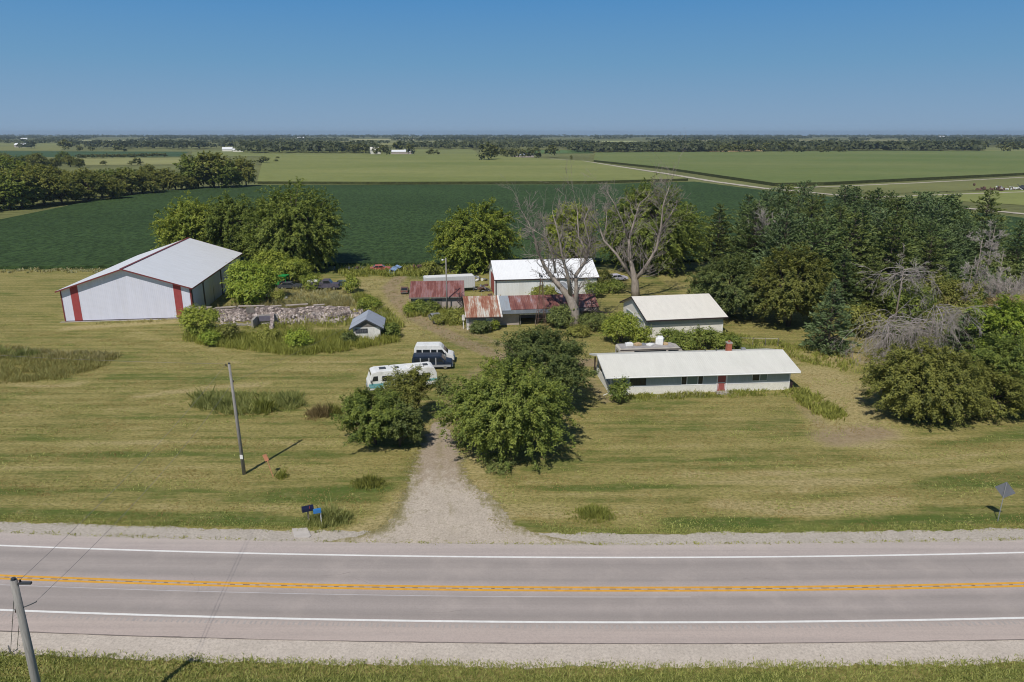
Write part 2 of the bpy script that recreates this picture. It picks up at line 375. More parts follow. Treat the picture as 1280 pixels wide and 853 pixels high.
def lawn_mat():
    m, t, N, L, P = new_mat('mown_lawn')
    p = pos(N)
    sw = noise(N, L, mapping(N, L, p, (.075,.7,1), (0,0,R(3))), 1.0, 6, .66)          # mower swaths along the road
    sw2 = noise(N, L, mapping(N, L, p, (.22,2.6,1), (0,0,R(-4))), 1.0, 5, .7)
    bl = noise(N, L, mapping(N, L, p, (.6,1.2,1)), .16, 7, .72)
    fn = noise(N, L, mapping(N, L, p, (1,1.8,1)), 2.4, 7, .8)
    g = math_(N, L, 'ADD', math_(N, L, 'MULTIPLY', sw, .34), math_(N, L, 'MULTIPLY', sw2, .30))
    wv = N.new('ShaderNodeTexWave'); wv.bands_direction = 'Y'; wv.inputs['Scale'].default_value = 2*math.pi/(20*1.9); wv.inputs['Distortion'].default_value = 5.5; wv.inputs['Detail'].default_value = 3; wv.inputs['Detail Scale'].default_value = .12
    L.new(mapping(N, L, p, (.35,1,1), (0,0,R(-3))), wv.inputs['Vector'])
    g = math_(N, L, 'ADD', g, math_(N, L, 'MULTIPLY', math_(N, L, 'SUBTRACT', wv.outputs['Fac'], .5), .05))
    g = math_(N, L, 'ADD', g, math_(N, L, 'MULTIPLY', bl, .42))
    g = math_(N, L, 'ADD', g, math_(N, L, 'MULTIPLY', attr(N, 'dry'), .24))
    g = math_(N, L, 'SUBTRACT', g, math_(N, L, 'MULTIPLY', attr(N, 'lush'), .2))
    cc = ramp(N, L, g, [(.37, (.10,.15,.032)), (.46, (.18,.20,.055)), (.515, (.30,.262,.092)), (.595, (.385,.33,.125)), (.72, (.48,.39,.19))])
    cc = mixc(N, L, ramp(N, L, fn, [(.38, .75), (.57, 0.0)]), cc, (.10,.105,.028))
    cc = mixc(N, L, ramp(N, L, noise(N, L, p, 1.1, 5, .7), [(.52, 0.0), (.75, .45)]), cc, (.40,.33,.16))
    dn = noise(N, L, p, .9, 6, .72)
    dm = ramp(N, L, math_(N, L, 'ADD', attr(N, 'dirt'), math_(N, L, 'SUBTRACT', math_(N, L, 'MULTIPLY', dn, .8), .4)), [(.30, 0.0), (.80, .8)])
    dc = ramp(N, L, noise(N, L, p, 1.6, 6, .7), [(.3, (.23,.165,.10)), (.7, (.40,.31,.21))])
    cc = mixc(N, L, dm, cc, dc)
    L.new(cc, P.inputs['Base Color']); setin(P, 'Roughness', .95); setin(P, 'Specular IOR Level', .08)
    bump(N, L, P, fn, .7, .16)
    return m

def near_poly(X, Y, pts):
    D = np.full(X.shape, 1e9)
    for (ax, ay), (bx, by) in zip(pts[:-1], pts[1:]):
        dx, dy = bx-ax, by-ay; l2 = dx*dx+dy*dy+1e-9
        t = np.clip(((X-ax)*dx+(Y-ay)*dy)/l2, 0, 1)
        D = np.minimum(D, np.hypot(X-(ax+t*dx), Y-(ay+t*dy)))
    return D
def in_poly(X, Y, P_):
    ins = np.zeros(X.shape, bool); n = len(P_)
    for i in range(n):
        (x1, y1), (x2, y2) = P_[i], P_[(i+1) % n]
        c = ((y1 > Y) != (y2 > Y)) & (X < (x2-x1)*(Y-y1)/((y2-y1) if abs(y2-y1) > 1e-9 else 1e-9)+x1)
        ins ^= c
    return ins
def px(*pts): return [at2(*p) for p in pts]

xs = np.arange(-260, 260.1, .8); ys = np.arange(-40, 163, .8)
X, Y = np.meshgrid(xs, ys)
dirt = np.zeros(X.shape); dry = np.zeros(X.shape); lush = np.zeros(X.shape)
def paint(A, pts, w, v, soft=1.0):
    D = near_poly(X, Y, px(*pts)); np.maximum(A, v*np.clip((w+soft-D)/soft, 0, 1), out=A)
paint(dirt, [(628,447),(580,428),(548,412),(520,398),(498,378),(486,360),(500,347)], .6, 1.0, 2.0)
paint(dirt, [(640,438),(600,420),(560,405),(530,392),(510,375),(500,358)], .4, .65, 1.6)
paint(dirt, [(553,540),(575,500),(605,465),(632,445),(690,447)], 1.2, .55, 2.5)
paint(dirt, [(700,452),(745,454)], 1.2, 1.0, 1.2)
paint(dirt, [(1040,548),(1095,540)], .8, .85, 3.0)
paint(dirt, [(1000,505),(1030,535),(1075,548)], .4, .55, 1.6)
paint(dirt, [(740,475),(760,500)], .5, .6, 2.0)
paint(dry, [(1000,455),(1040,480),(1060,520),(1080,545)], 2, .9, 4)
paint(dry, [(1000,445),(1060,447)], 2, .8, 3)
paint(dry, [(860,598),(1000,604),(1120,600)], .4, .8, 1.5)
paint(dry, [(900,630),(1010,640),(1120,628)], .5, .9, 1.4)
paint(dry, [(640,640),(800,650)], .5, .7, 2)
paint(dry, [(85,411),(240,401)], .4, 1.0, 1.5)
paint(dry, [(170,497),(240,487),(330,480)], .3, .9, .9)
paint(dry, [(215,492),(300,482)], .2, .8, .8)
paint(dry, [(450,350),(500,370),(530,410)], 3, .45, 4)
paint(dry, [(330,370),(440,366)], 1.5, .35, 2)
paint(dry, [(0,478),(60,483),(100,480)], .3, .9, 1.0)
paint(dry, [(505,620),(490,650),(440,665)], .5, .8, 1.5)
paint(dry, [(590,570),(600,610),(640,620)], .6, .75, 1.6)
for ln_, a_ in (([(660,603),(1000,592),(1290,562)],.7),([(640,622),(1000,612),(1290,577)],.8),([(760,560),(1000,552),(1200,548)],.45),([(0,655),(200,663),(380,669)],.8),([(0,628),(250,636),(420,640)],.6),
        ([(0,560),(200,552),(420,556)],.5),([(0,585),(200,580),(430,590)],.4),([(0,520),(160,512),(260,500)],.45),([(160,420),(240,432),(330,452),(440,452),(520,438)],.5),([(150,405),(235,440),(330,462),(450,462)],.4),([(900,380),(830,345)],.4),([(870,372),(815,340)],.4)): paint(dry, ln_, .08, a_*.9, .9)
for ln_ in ([(0,612),(250,618),(430,622)],[(0,572),(220,566),(420,572)],[(760,540),(1000,530)],[(660,585),(1000,572),(1290,545)],[(850,372),(806,342)],[(140,470),(330,474),(440,470)]): paint(lush, ln_, .25, .32, 1.3)
paint(lush, [(0,640),(200,648),(430,655)], .4, .55, 1.6)
paint(lush, [(660,655),(900,657),(1280,645)], .4, .6, 1.6)
paint(lush, [(640,615),(760,610),(960,605)], .6, .5, 1.8)
paint(lush, [(1100,600),(1280,606)], .6, .5, 1.5)
paint(lush, [(220,330),(430,342),(540,345)], 2, .5, 3)
paint(lush, [(940,440),(1000,452)], 2, .7, 3)
paint(lush, [(400,620),(480,612)], .6, .7, 2)
lush = np.maximum(lush, np.clip((34.6-Y)/1.5, 0, 1)*.9)
nx_, ny_ = len(xs), len(ys)
V = np.stack([X.ravel(), Y.ravel(), np.full(X.size, .012)], 1)
idx = np.arange(nx_*ny_).reshape(ny_, nx_)
F_ = np.stack([idx[:-1,:-1].ravel(), idx[:-1,1:].ravel(), idx[1:,1:].ravel(), idx[1:,:-1].ravel()], 1)
me = bpy.data.meshes.new('lawn'); n_ = len(F_)
me.vertices.add(len(V)); me.vertices.foreach_set('co', V.astype(np.float32).ravel())
me.loops.add(n_*4); me.loops.foreach_set('vertex_index', F_.astype(np.int32).ravel())
me.polygons.add(n_); me.polygons.foreach_set('loop_start', np.arange(0, n_*4, 4, dtype=np.int32)); me.polygons.foreach_set('loop_total', np.full(n_, 4, dtype=np.int32))
me.update(calc_edges=True)
for nm, A in (('dirt', dirt), ('dry', dry), ('lush', lush)):
    a = me.attributes.new(nm, 'FLOAT', 'POINT'); a.data.foreach_set('value', A.ravel().astype(np.float32))
tag(link('lawn', me, lawn_mat()), kind='structure')

# crop fields: real crop height
bean_far = [at2(240,236), at2(300,233), at2(500,232.5), at2(740,232), at2(868,228.5), at2(960,240.5), at2(1100,254), at2(1280,275), at2(1420,292)]
bean_poly = [(-197,163.5), (-110,163), (-60,166), (-40,167), (-10,168), (40,171), (80,186), (126,186), (190,192), (330,196)] + bean_far[::-1] + [at2(120,252), at2(0,277)]
bean_mat = field_mat('soybean_leaf_canopy', (.062,.108,.036), .2, .76, R(2), .018, 1.0, .8, tone=(.075,.13,.042), fine_var=.42, fst=(1.0,.4,1))
sheet('bean_field', bean_poly, .7, bean_mat, 0.004)
corn_mat = field_mat('tasselled_corn', (.22,.26,.078), .16, 0, R(1), .012, .35, .35, tone=(.27,.28,.10), fine_var=.12)
corn_mat2 = field_mat('green_corn', (.165,.225,.064), .18, 0, R(1), .008, .3, .35, tone=(.21,.235,.085), fine_var=.12)
def corn(name, poly, h, m):
    o = sheet(name, poly, h, m, 0.004)
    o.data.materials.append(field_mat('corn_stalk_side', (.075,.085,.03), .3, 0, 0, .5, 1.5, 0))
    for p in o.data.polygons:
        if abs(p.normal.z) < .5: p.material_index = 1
    return o
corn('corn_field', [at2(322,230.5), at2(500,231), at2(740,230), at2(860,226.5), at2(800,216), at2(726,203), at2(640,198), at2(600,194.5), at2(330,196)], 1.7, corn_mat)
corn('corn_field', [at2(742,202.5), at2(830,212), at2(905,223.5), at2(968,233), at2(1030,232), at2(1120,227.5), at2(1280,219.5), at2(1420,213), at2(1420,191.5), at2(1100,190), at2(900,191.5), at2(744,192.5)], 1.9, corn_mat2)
far_fields = [
    ('hay_field', [(-60,182.5),(210,182.5),(200,179.5),(-60,179.5)], (.16,.17,.06), .2),
    ('hay_field', [(330,181.5),(700,181.5),(690,178.6),(330,178.6)], (.19,.19,.075), .2),
    ('bean_field', [(900,181),(1230,181),(1220,178.4),(900,178.4)], (.07,.11,.04), .2),
    ('hay_field', [(200,178.4),(640,178.3),(640,176.6),(220,176.6)], (.17,.17,.07), .25),
    ('hay_field', [(820,176.2),(1300,176.2),(1300,174.9),(840,174.9)], (.20,.19,.08), .3),
    ('bean_field', [(-40,197),(225,196),(236,190),(-40,189)], (.04,.07,.03), .12),
    ('hay_field', [(100,207),(225,206),(236,197.5),(90,198)], (.19,.19,.075), .12),
    ('hay_field', [(-40,188),(75,188.6),(82,183),(-40,183)], (.15,.155,.055), .12),
    ('hay_field', [(240,196),(330,195.5),(600,194),(590,186.5),(320,187.5),(240,190)], (.14,.155,.055), .12),
    ('wheat_stubble', [(885,191),(957,190.5),(955,186.5),(890,187)], (.42,.30,.15), .12),
    ('bean_field', [(640,192.5),(742,192),(735,188),(660,188)], (.075,.12,.04), .12),
    ('hay_field', [(1000,240),(1280,257),(1420,266),(1420,240),(1280,238),(1100,246)], (.16,.175,.055), .10),
    ('hay_field', [(1020,234),(1100,243),(1280,236),(1420,230),(1420,217),(1280,222)], (.13,.135,.05), .10),
    ('hay_field', [(1225,191),(1420,193),(1420,184),(1225,185)], (.14,.15,.055), .12),
    ('stubble_field', [(430,175.4),(530,175.4),(525,174.2),(450,174.2)], (.30,.28,.14), .3),
    ('stubble_field', [(60,176.5),(190,176.6),(180,175.2),(90,175.2)], (.25,.25,.12), .3),
    ('stubble_field', [(560,182),(610,182),(612,180),(565,180)], (.40,.33,.17), .2),
    ('stubble_field', [(740,177.4),(800,177.4),(790,176.4),(745,176.4)], (.30,.32,.14), .3),
]
for i, (nm, pp, c_, z) in enumerate(far_fields):
    sheet(nm, px(*pp), z + i*.004, field_mat(nm, tuple(v*1.5 for v in c_), .15, 0, 0, .01, .2, 0, fine_var=.08))
track_mat = plain('pale_gravel_track', (.47,.42,.34), .95, .2, .3)
def ribbon(name, pts, w, z, mat, jit=.0, seed=1):
    rng = random.Random(seed); pts = [Vector((p[0], p[1], 0)) for p in pts]; mb = MB(); vs = []; fs = []
    res = []
    for a, b in zip(pts[:-1], pts[1:]):
        k = max(1, int((b-a).length/4)); res += [a.lerp(b, i/k) for i in range(k)]
    res.append(pts[-1])
    for i, p in enumerate(res):
        d = (res[min(i+1,len(res)-1)] - res[max(i-1,0)]).normalized(); nn = Vector((-d.y, d.x, 0))
        vs += [p + nn*(w/2+rng.uniform(-jit,jit)) + Vector((0,0,z)), p - nn*(w/2+rng.uniform(-jit,jit)) + Vector((0,0,z))]
        if i: fs.append((2*i-2, 2*i-1, 2*i+1, 2*i))
    mb.add(vs, fs); return tag(mb.build(name, mat), kind='structure')
ribbon('farm_track', px((640,198.5),(690,199),(727,201.5),(770,208),(830,217),(890,227),(960,236.5),(1000,239.5)), 5.5, .17, track_mat, .5)
ribbon('farm_track', px((965,236),(1030,234),(1150,229),(1290,221.5),(1400,216)), 3.5, .18, track_mat, .5, 2)
ribbon('farm_track', px((1000,239.5),(1080,248),(1150,255),(1220,262),(1300,270)), 4.0, .165, track_mat, .5, 3)
ribbon('farm_track', px((1085,247.5),(1150,245),(1290,240),(1400,236)), 3.0, .175, track_mat, .5, 4)
ribbon('grass_strip', px((322,233),(500,233.6),(740,232.6),(860,230)), 7, .16, field_mat('dry_grass_strip', (.26,.25,.13), .2, 0, 0, .05, .5, 0), .8, 5)

# the road: gentle bend, centre line through the double yellow
def road_y(x):
    a, b, c0 = .00073, -.0118, 42.62
    if x > 60: return a*3600+b*60+c0 + (x-60)*(2*a*60+b)
    if x < -60: return a*3600-b*60+c0 + (x+60)*(-2*a*60+b)
    return a*x*x+b*x+c0
def road_pt(x, off):
    d = (road_y(x+.5)-road_y(x-.5)); l = math.hypot(1, d)
    return (x - off*d/l, road_y(x) + off/l)
def strip(name, o0, o1, z, mat, x0=-420, x1=420, step=2.0, jit0=0, jit1=0, seed=3, kind=True, parent=None):
    rng = np.random.default_rng(seed); n = int((x1-x0)/step)+1; vs = []; fs = []; off = []; lx = 0
    def sm(n_, a):
        if not a: return np.zeros(n_)
        r = rng.normal(0, 1, n_); k = max(1, int(1.2/step)); r2 = np.convolve(rng.normal(0, 1, n_), np.ones(9)/3, 'same')
        return a*(.5*r + .6*r2)
    j0, j1 = sm(n, jit0), sm(n, jit1)
    for i in range(n):
        x = x0 + (x1-x0)*i/(n-1)
        a, b = road_pt(x, o0+j0[i]), road_pt(x, o1+j1[i]); vs += [(a[0],a[1],z), (b[0],b[1],z)]; off += [o0, o1]
        if i: fs.append((2*i-2, 2*i, 2*i+1, 2*i-1))
    me = bpy.data.meshes.new(name); me.from_pydata(vs, [], fs); me.update()
    a = me.attributes.new('off', 'FLOAT', 'POINT'); a.data.foreach_set('value', off)
    o = link(name, me, mat, parent)
    if kind: tag(o, kind='structure')
    return o
def asphalt_mat():
    m, t, N, L, P = new_mat('worn_asphalt')
    p = pos(N); off = attr(N, 'off')
    cc = ramp(N, L, math_(N, L, 'MULTIPLY', math_(N, L, 'ADD', off, 6.0), 1/12),
              [(.04, (.37,.325,.305)), (.17, (.36,.32,.30)), (.205, (.285,.26,.25)), (.26, (.235,.22,.214)), (.33, (.29,.268,.262)), (.41, (.245,.228,.222)), (.465, (.33,.30,.295)),
               (.53, (.33,.30,.295)), (.585, (.245,.23,.225)), (.66, (.29,.27,.263)), (.75, (.24,.225,.22)), (.80, (.29,.27,.265)), (.83, (.33,.30,.295)), (.95, (.37,.34,.325))])
    st = noise(N, L, mapping(N, L, p, (.03,1.6,1), (0,0,R(.7))), 1.3, 5, .6)
    cc = mixc(N, L, ramp(N, L, st, [(.3, .28), (.62, 0.0)]), cc, (.19,.18,.178))
    fn = noise(N, L, p, 9, 4, .7)
    cc = mixc(N, L, ramp(N, L, fn, [(.35, .25), (.6, 0.0)]), cc, (.16,.15,.148))
    bl = noise(N, L, p, .3, 5, .65)
    cc = mixc(N, L, ramp(N, L, bl, [(.5, 0.0), (.75, .25)]), cc, (.42,.38,.36))
    cc = mixc(N, L, 1.0, cc, (1.40,1.32,1.25), 'MULTIPLY')
    L.new(cc, P.inputs['Base Color']); setin(P, 'Roughness', .85); setin(P, 'Specular IOR Level', .25)
    bump(N, L, P, fn, .15, .01)
    return m
def gravel_mat(name, a, b, weed=.0, worn=False):
    m, t, N, L, P = new_mat(name); p = pos(N)
    f = noise(N, L, p, 5.5, 6, .8); g = noise(N, L, p, .5, 5, .65)
    cc = ramp(N, L, f, [(.3, tuple(x*.62 for x in a)), (.5, a), (.72, b)])
    cc = mixc(N, L, ramp(N, L, g, [(.42, 0.0), (.7, .45)]), cc, tuple(x*.72 for x in a))
    if weed:
        w = noise(N, L, p, .8, 6, .75)
        cc = mixc(N, L, ramp(N, L, w, [(.56, 0.0), (.68, weed)]), cc, (.14,.135,.05))
    if worn:                                               # the upper drive: earth, two wheel tracks and a grassy middle
        t_, v_ = attr(N, 'along'), attr(N, 'across')
        wn = noise(N, L, mapping(N, L, p, (1,.5,1)), .9, 7, .75)
        k_ = math_(N, L, 'ADD', t_, math_(N, L, 'MULTIPLY', math_(N, L, 'SUBTRACT', wn, .5), .9))
        cc = mixc(N, L, ramp(N, L, k_, [(.42, 0.0), (.62, .75)]), cc, ramp(N, L, f, [(.3, (.20,.15,.10)), (.7, (.42,.34,.25))]))
        edge = math_(N, L, 'ABSOLUTE', math_(N, L, 'SUBTRACT', v_, .5))
        e_ = math_(N, L, 'ADD', edge, math_(N, L, 'MULTIPLY', math_(N, L, 'SUBTRACT', wn, .5), .75))
        cc = mixc(N, L, ramp(N, L, e_, [(.36, 0.0), (.50, .85)]), cc, ramp(N, L, f, [(.3, (.13,.135,.04)), (.7, (.33,.27,.13))]))
        m_ = ramp(N, L, math_(N, L, 'SUBTRACT', math_(N, L, 'ADD', math_(N, L, 'MULTIPLY', wn, .8), math_(N, L, 'MULTIPLY', t_, .25)), math_(N, L, 'MULTIPLY', edge, 1.4)), [(.46, 0.0), (.60, .55)])
        cc = mixc(N, L, m_, cc, (.26,.22,.12))
    L.new(cc, P.inputs['Base Color']); setin(P, 'Roughness', .95); setin(P, 'Specular IOR Level', .1)
    bump(N, L, P, f, .5, .05)
    return m
strip('gravel_shoulder', 5.2, 7.15, .022, gravel_mat('far_gravel', (.46,.41,.35), (.62,.57,.50), .4), step=.35, jit1=.16, seed=5)
strip('gravel_shoulder', -7.5, -5.2, .022, gravel_mat('near_gravel', (.56,.49,.42), (.68,.61,.53), .12), step=.3, jit0=.12, seed=6)
strip('road', -5.45, 5.5, .045, asphalt_mat(), step=1.0, jit0=.03, jit1=.07, seed=7)
white_line = plain('white_road_paint', (.78,.77,.74), .7, .08, 2)
yellow_line = plain('yellow_road_paint', (.70,.36,.045), .7, .12, 2)
strip('road_marking', 3.73, 3.92, .0495, white_line)
strip('road_marking', -3.57, -3.38, .0495, white_line)
strip('road_marking', .07, .28, .0495, yellow_line)
strip('road_marking', -.28, -.07, .0495, yellow_line)
strip('road_marking', -.90, -.84, .0492, plain('pale_joint_sealant', (.52,.50,.50), .7, .1, 2), x1=12)
def rumble(o0, o1, x0, x1, name, mat, gap=1.0, ln=.45, seed=2):
    rng = random.Random(seed); mb = MB(); x = x0
    while x < x1:
        l = ln*rng.uniform(.5, 1.3); a = road_pt(x,o0); b = road_pt(x+l,o0); c2 = road_pt(x+l,o1); d = road_pt(x,o1)
        mb.add([(q[0],q[1],.0488) for q in (a,b,c2,d)], [(0,1,2,3)]); x += gap*rng.uniform(.85,1.15)
    return tag(mb.build(name, mat), kind='structure')
groove = plain('rumble_groove_asphalt', (.24,.17,.12), .9, .2, 2)
rumble(-.045, .045, -120, 120, 'rumble_strip', groove, .9, .42)
gv2 = plain('shoulder_groove_asphalt', (.40,.36,.335), .9, .1, 2)
rumble(-4.1, -3.75, -120, 120, 'rumble_strip', gv2, .36, .16, 4)
def cracks(seed, n):
    g = random.Random(seed); mb = MB()
    for i in range(n):
        x = g.uniform(-60, 60); o = g.choice((-4.6,-2.6,-1.2,1.2,2.4,4.4)); a = g.uniform(-.25,.25) if g.random() < .45 else 1.57+g.uniform(-.3,.3); pts = []
        for k in range(g.randint(5, 10)):
            pts.append(road_pt(x, max(-5.3, min(5.3, o)))); x += math.cos(a)*.42; o += math.sin(a)*.42; a += g.uniform(-.35,.35)
        for p0, p1 in zip(pts[:-1], pts[1:]):
            d = Vector((p1[0]-p0[0], p1[1]-p0[1], 0))
            if d.length < .05: continue
            q = Vector((-d.y, d.x, 0)).normalized()*g.uniform(.008,.02)
            mb.add([(p0[0]+q.x,p0[1]+q.y,.0486),(p0[0]-q.x,p0[1]-q.y,.0486),(p1[0]-q.x,p1[1]-q.y,.0486),(p1[0]+q.x,p1[1]+q.y,.0486)],[(0,1,2,3)])
    return tag(mb.build('road_cracks', plain('tar_sealed_crack', (.30,.265,.25), .8, .2, 2)), kind='structure')
cracks(4, 16)
strip('pavement_joint', -5.50, -5.43, .047, plain('dark_edge_joint', (.20,.17,.155), .9, .3, 1), step=.6, jit0=.02, jit1=.02, seed=9)

def jagged(name, left, right, z, mat, seed=1, amp=.18, step=.25):
    rng = np.random.default_rng(seed)
    def res(pts, n):
        P_ = np.array(px(*pts)); d = np.r_[0, np.cumsum(np.hypot(*np.diff(P_, axis=0).T))]; s = np.linspace(0, d[-1], n)
        return np.stack([np.interp(s, d, P_[:,0]), np.interp(s, d, P_[:,1])], 1)
    n = 110; A, B = res(left, n), res(right, n)
    A[:,0] += rng.normal(0, amp, n) + np.convolve(rng.normal(0, 1, n), np.ones(7)/7, 'same')*amp*1.6
    B[:,0] += rng.normal(0, amp, n) + np.convolve(rng.normal(0, 1, n), np.ones(7)/7, 'same')*amp*1.6
    vs = []; fs = []; al = []; ac = []
    for i in range(n):
        for q in range(9): vs.append((A[i,0]+(B[i,0]-A[i,0])*q/8, A[i,1]+(B[i,1]-A[i,1])*q/8, z)); al.append(i/(n-1)); ac.append(q/8)
        if i: fs += [((i-1)*9+q, (i-1)*9+q+1, i*9+q+1, i*9+q) for q in range(8)]
    me = bpy.data.meshes.new(name); me.from_pydata(vs, [], fs); me.update()
    for nm, A_ in (('along', al), ('across', ac)):
        a = me.attributes.new(nm, 'FLOAT', 'POINT'); a.data.foreach_set('value', A_)
    return tag(link(name, me, mat), kind='structure')
jagged('driveway', [(405,679),(455,669),(486,652),(500,632),(508,610),(514,590),(522,565),(532,545),(542,528)],
       [(740,680),(672,668),(640,655),(632,642),(626,630),(612,620),(594,611),(583,598),(578,575),(568,550),(561,528)], .030,
       gravel_mat('driveway_gravel', (.50,.43,.35), (.66,.59,.50), .4, True), 3)

# ------------------------------------------------------------------ vegetation builders
def unit(a): return a / (np.linalg.norm(a, axis=1, keepdims=True) + 1e-9)
def cards(P_, Nn, size, rng, asp=.55, ax=None):
    """leaf-shaped quads at P_ with normals Nn; size = half length"""
    n = len(P_); t = rng.normal(0, 1, (n,3)) if ax is None else ax
    t = unit(t - Nn*np.sum(t*Nn, 1, keepdims=True)); b = np.cross(Nn, t)
    size = np.broadcast_to(np.asarray(size, float), (n,))[:,None]
    V = np.empty((n,4,3)); V[:,0] = P_ - t*size; V[:,1] = P_ + b*size*asp + t*size*.1; V[:,2] = P_ + t*size; V[:,3] = P_ - b*size*asp + t*size*.1
    V[:,(0,2)] -= (Nn*size*.22)[:,None]
    return V.reshape(-1, 3)
def crown_arrays(rng, lobes, nclump, per, leaf, cr, shell=.6, up=.75, flat=.65, low=-.75, droop=0.0, gap=.35, spray=.75):
    Lb = np.array(lobes, float); C_, Rr = Lb[:,:3], Lb[:,3:]
    w = (Rr[:,0]*Rr[:,1]+Rr[:,0]*Rr[:,2]+Rr[:,1]*Rr[:,2]); w = w/w.sum()
    k = rng.choice(len(Lb), nclump*3, p=w)
    d = unit(rng.normal(0, 1, (nclump*3, 3))); d = d[d[:,2] > low] ; k = k[:len(d)]
    r = shell + (1-shell)*rng.random(len(d))**.6
    r *= 1 + .10*rng.normal(0, 1, len(d))
    P_ = C_[k] + d*Rr[k]*r[:,None]
    ok = np.ones(len(P_), bool)
    for j in range(len(Lb)):                                  # drop what lies deep inside another lobe
        q = np.linalg.norm((P_-C_[j])/Rr[j], axis=1); ok &= ~((q < .62) & (k != j))
    f = 2.2/np.mean(Rr)*1.3; ph = rng.uniform(0, 6.28, 6)
    hole = np.sin(P_[:,0]*f+ph[0])*np.sin(P_[:,1]*f*1.1+ph[1])*np.sin(P_[:,2]*f*1.2+ph[2]) + .5*np.sin(P_[:,0]*f*2.3+ph[3])*np.sin(P_[:,2]*f*2.1+ph[4])
    ok &= hole < gap + .35*rng.random(len(P_))
    ok &= P_[:,2] > .15
    P_, d = P_[ok][:nclump], d[ok][:nclump]; nc = len(P_)
    ct = rng.normal(.5, .2, nc)
    cs = cr*rng.uniform(.55, 1.4, nc)
    g = rng.normal(0, .5, (nc, per, 3)); g[:,:,2] *= flat
    LP = P_[:,None] + g*cs[:,None,None]
    ax_ = unit(d*.8 + np.array([0,0,-.25]) + rng.normal(0,.35,(nc,3)))
    LP += ax_[:,None]*(rng.normal(.15,.6,(nc,per,1))*cs[:,None,None]*spray)
    if droop: LP[:,:,2] -= droop*np.linalg.norm(g[:,:,:2], axis=2)*cs[:,None]
    nn = d[:,None]*.5 + g*.8 + np.array([0,0,up]) + rng.normal(0, .3, (nc, per, 3))
    T_ = np.clip(ct[:,None] + rng.normal(0, .2, (nc, per)), 0, 1)
    LP = LP.reshape(-1, 3); nn = unit(nn.reshape(-1, 3)); T_ = T_.ravel()
    k2 = LP[:,2] > .03
    return LP[k2], nn[k2], T_[k2]
def make_lobes(rng, h, w, n=9, base=.18, top=.42, wy=None):
    wy = wy or w; cz = h*(base+1)/2; rz = h*(1-base)/2
    L_ = [(0, 0, cz, w*.33, wy*.33, rz*.82)]
    for i in range(n):
        a = 2*math.pi*(i+rng.uniform(-.3,.3))/n*2.0; e = rng.uniform(-.75, .95)
        rr = math.sqrt(max(.05, 1-e*e*.85)); s = rng.uniform(.62, 1.0)
        q = rng.uniform(.17, .27)
        q = rng.uniform(.13, .29); u_ = rng.uniform(.30,.40)
        L_.append((math.cos(a)*w*u_*rr, math.sin(a)*wy*u_*rr, cz+e*rz*.68, w*q*s*1.15, wy*q*s*1.15, rz*top*s))
    return L_
def trunk_mesh(rng, h, r, lobes, n=6):
    mb = MB(); z1 = h*.42
    bend = rng.normal(0, .02*h, 2)
    mb.tube([(0,0,-.15),(bend[0]*.2,bend[1]*.2,z1*.35),(bend[0],bend[1],z1),(bend[0]*.6,bend[1]*.6,h*.78)], [r*1.3, r, r*.75, r*.2], 8)
    for (x,y,z,a,b,c_) in lobes[1:n+1]:
        s = rng.uniform(.4, .9); p0 = Vector((bend[0]*s, bend[1]*s, z1*s)); p1 = Vector((x,y,z))
        m_ = p0.lerp(p1, .5) + Vector((0,0,-.06*h*rng.random()))
        mb.tube([p0, m_, p1, p1+(p1-m_)*.35], [r*.5, r*.34, r*.18, r*.06], 5)
    return mb
def tree(name, label, loc, h, w, seed, mat, nclump=420, per=26, leaf=.24, cr=.9, group=None, cat='tree', bark=None, wy=None, base=.18, nl=9, trunk_r=None, lobes=None, rz=0, **kw):
    rng = np.random.default_rng(seed)
    root = empty(name, loc, rz, label, cat, group)
    lobes = lobes or make_lobes(rng, h, w, nl, base, wy=wy)
    LP, nn, T_ = crown_arrays(rng, lobes, nclump, per, leaf, cr, **kw)
    me = np_mesh('crown', cards(LP, nn, leaf*rng.uniform(.6, 1.3, len(LP)), rng), 4, T_)
    link('crown', me, MT[mat], root)
    trunk_mesh(rng, h, trunk_r or max(.1, h*.022), lobes).build('trunk', bark or MT['bark'], root, smooth=True)
    return root
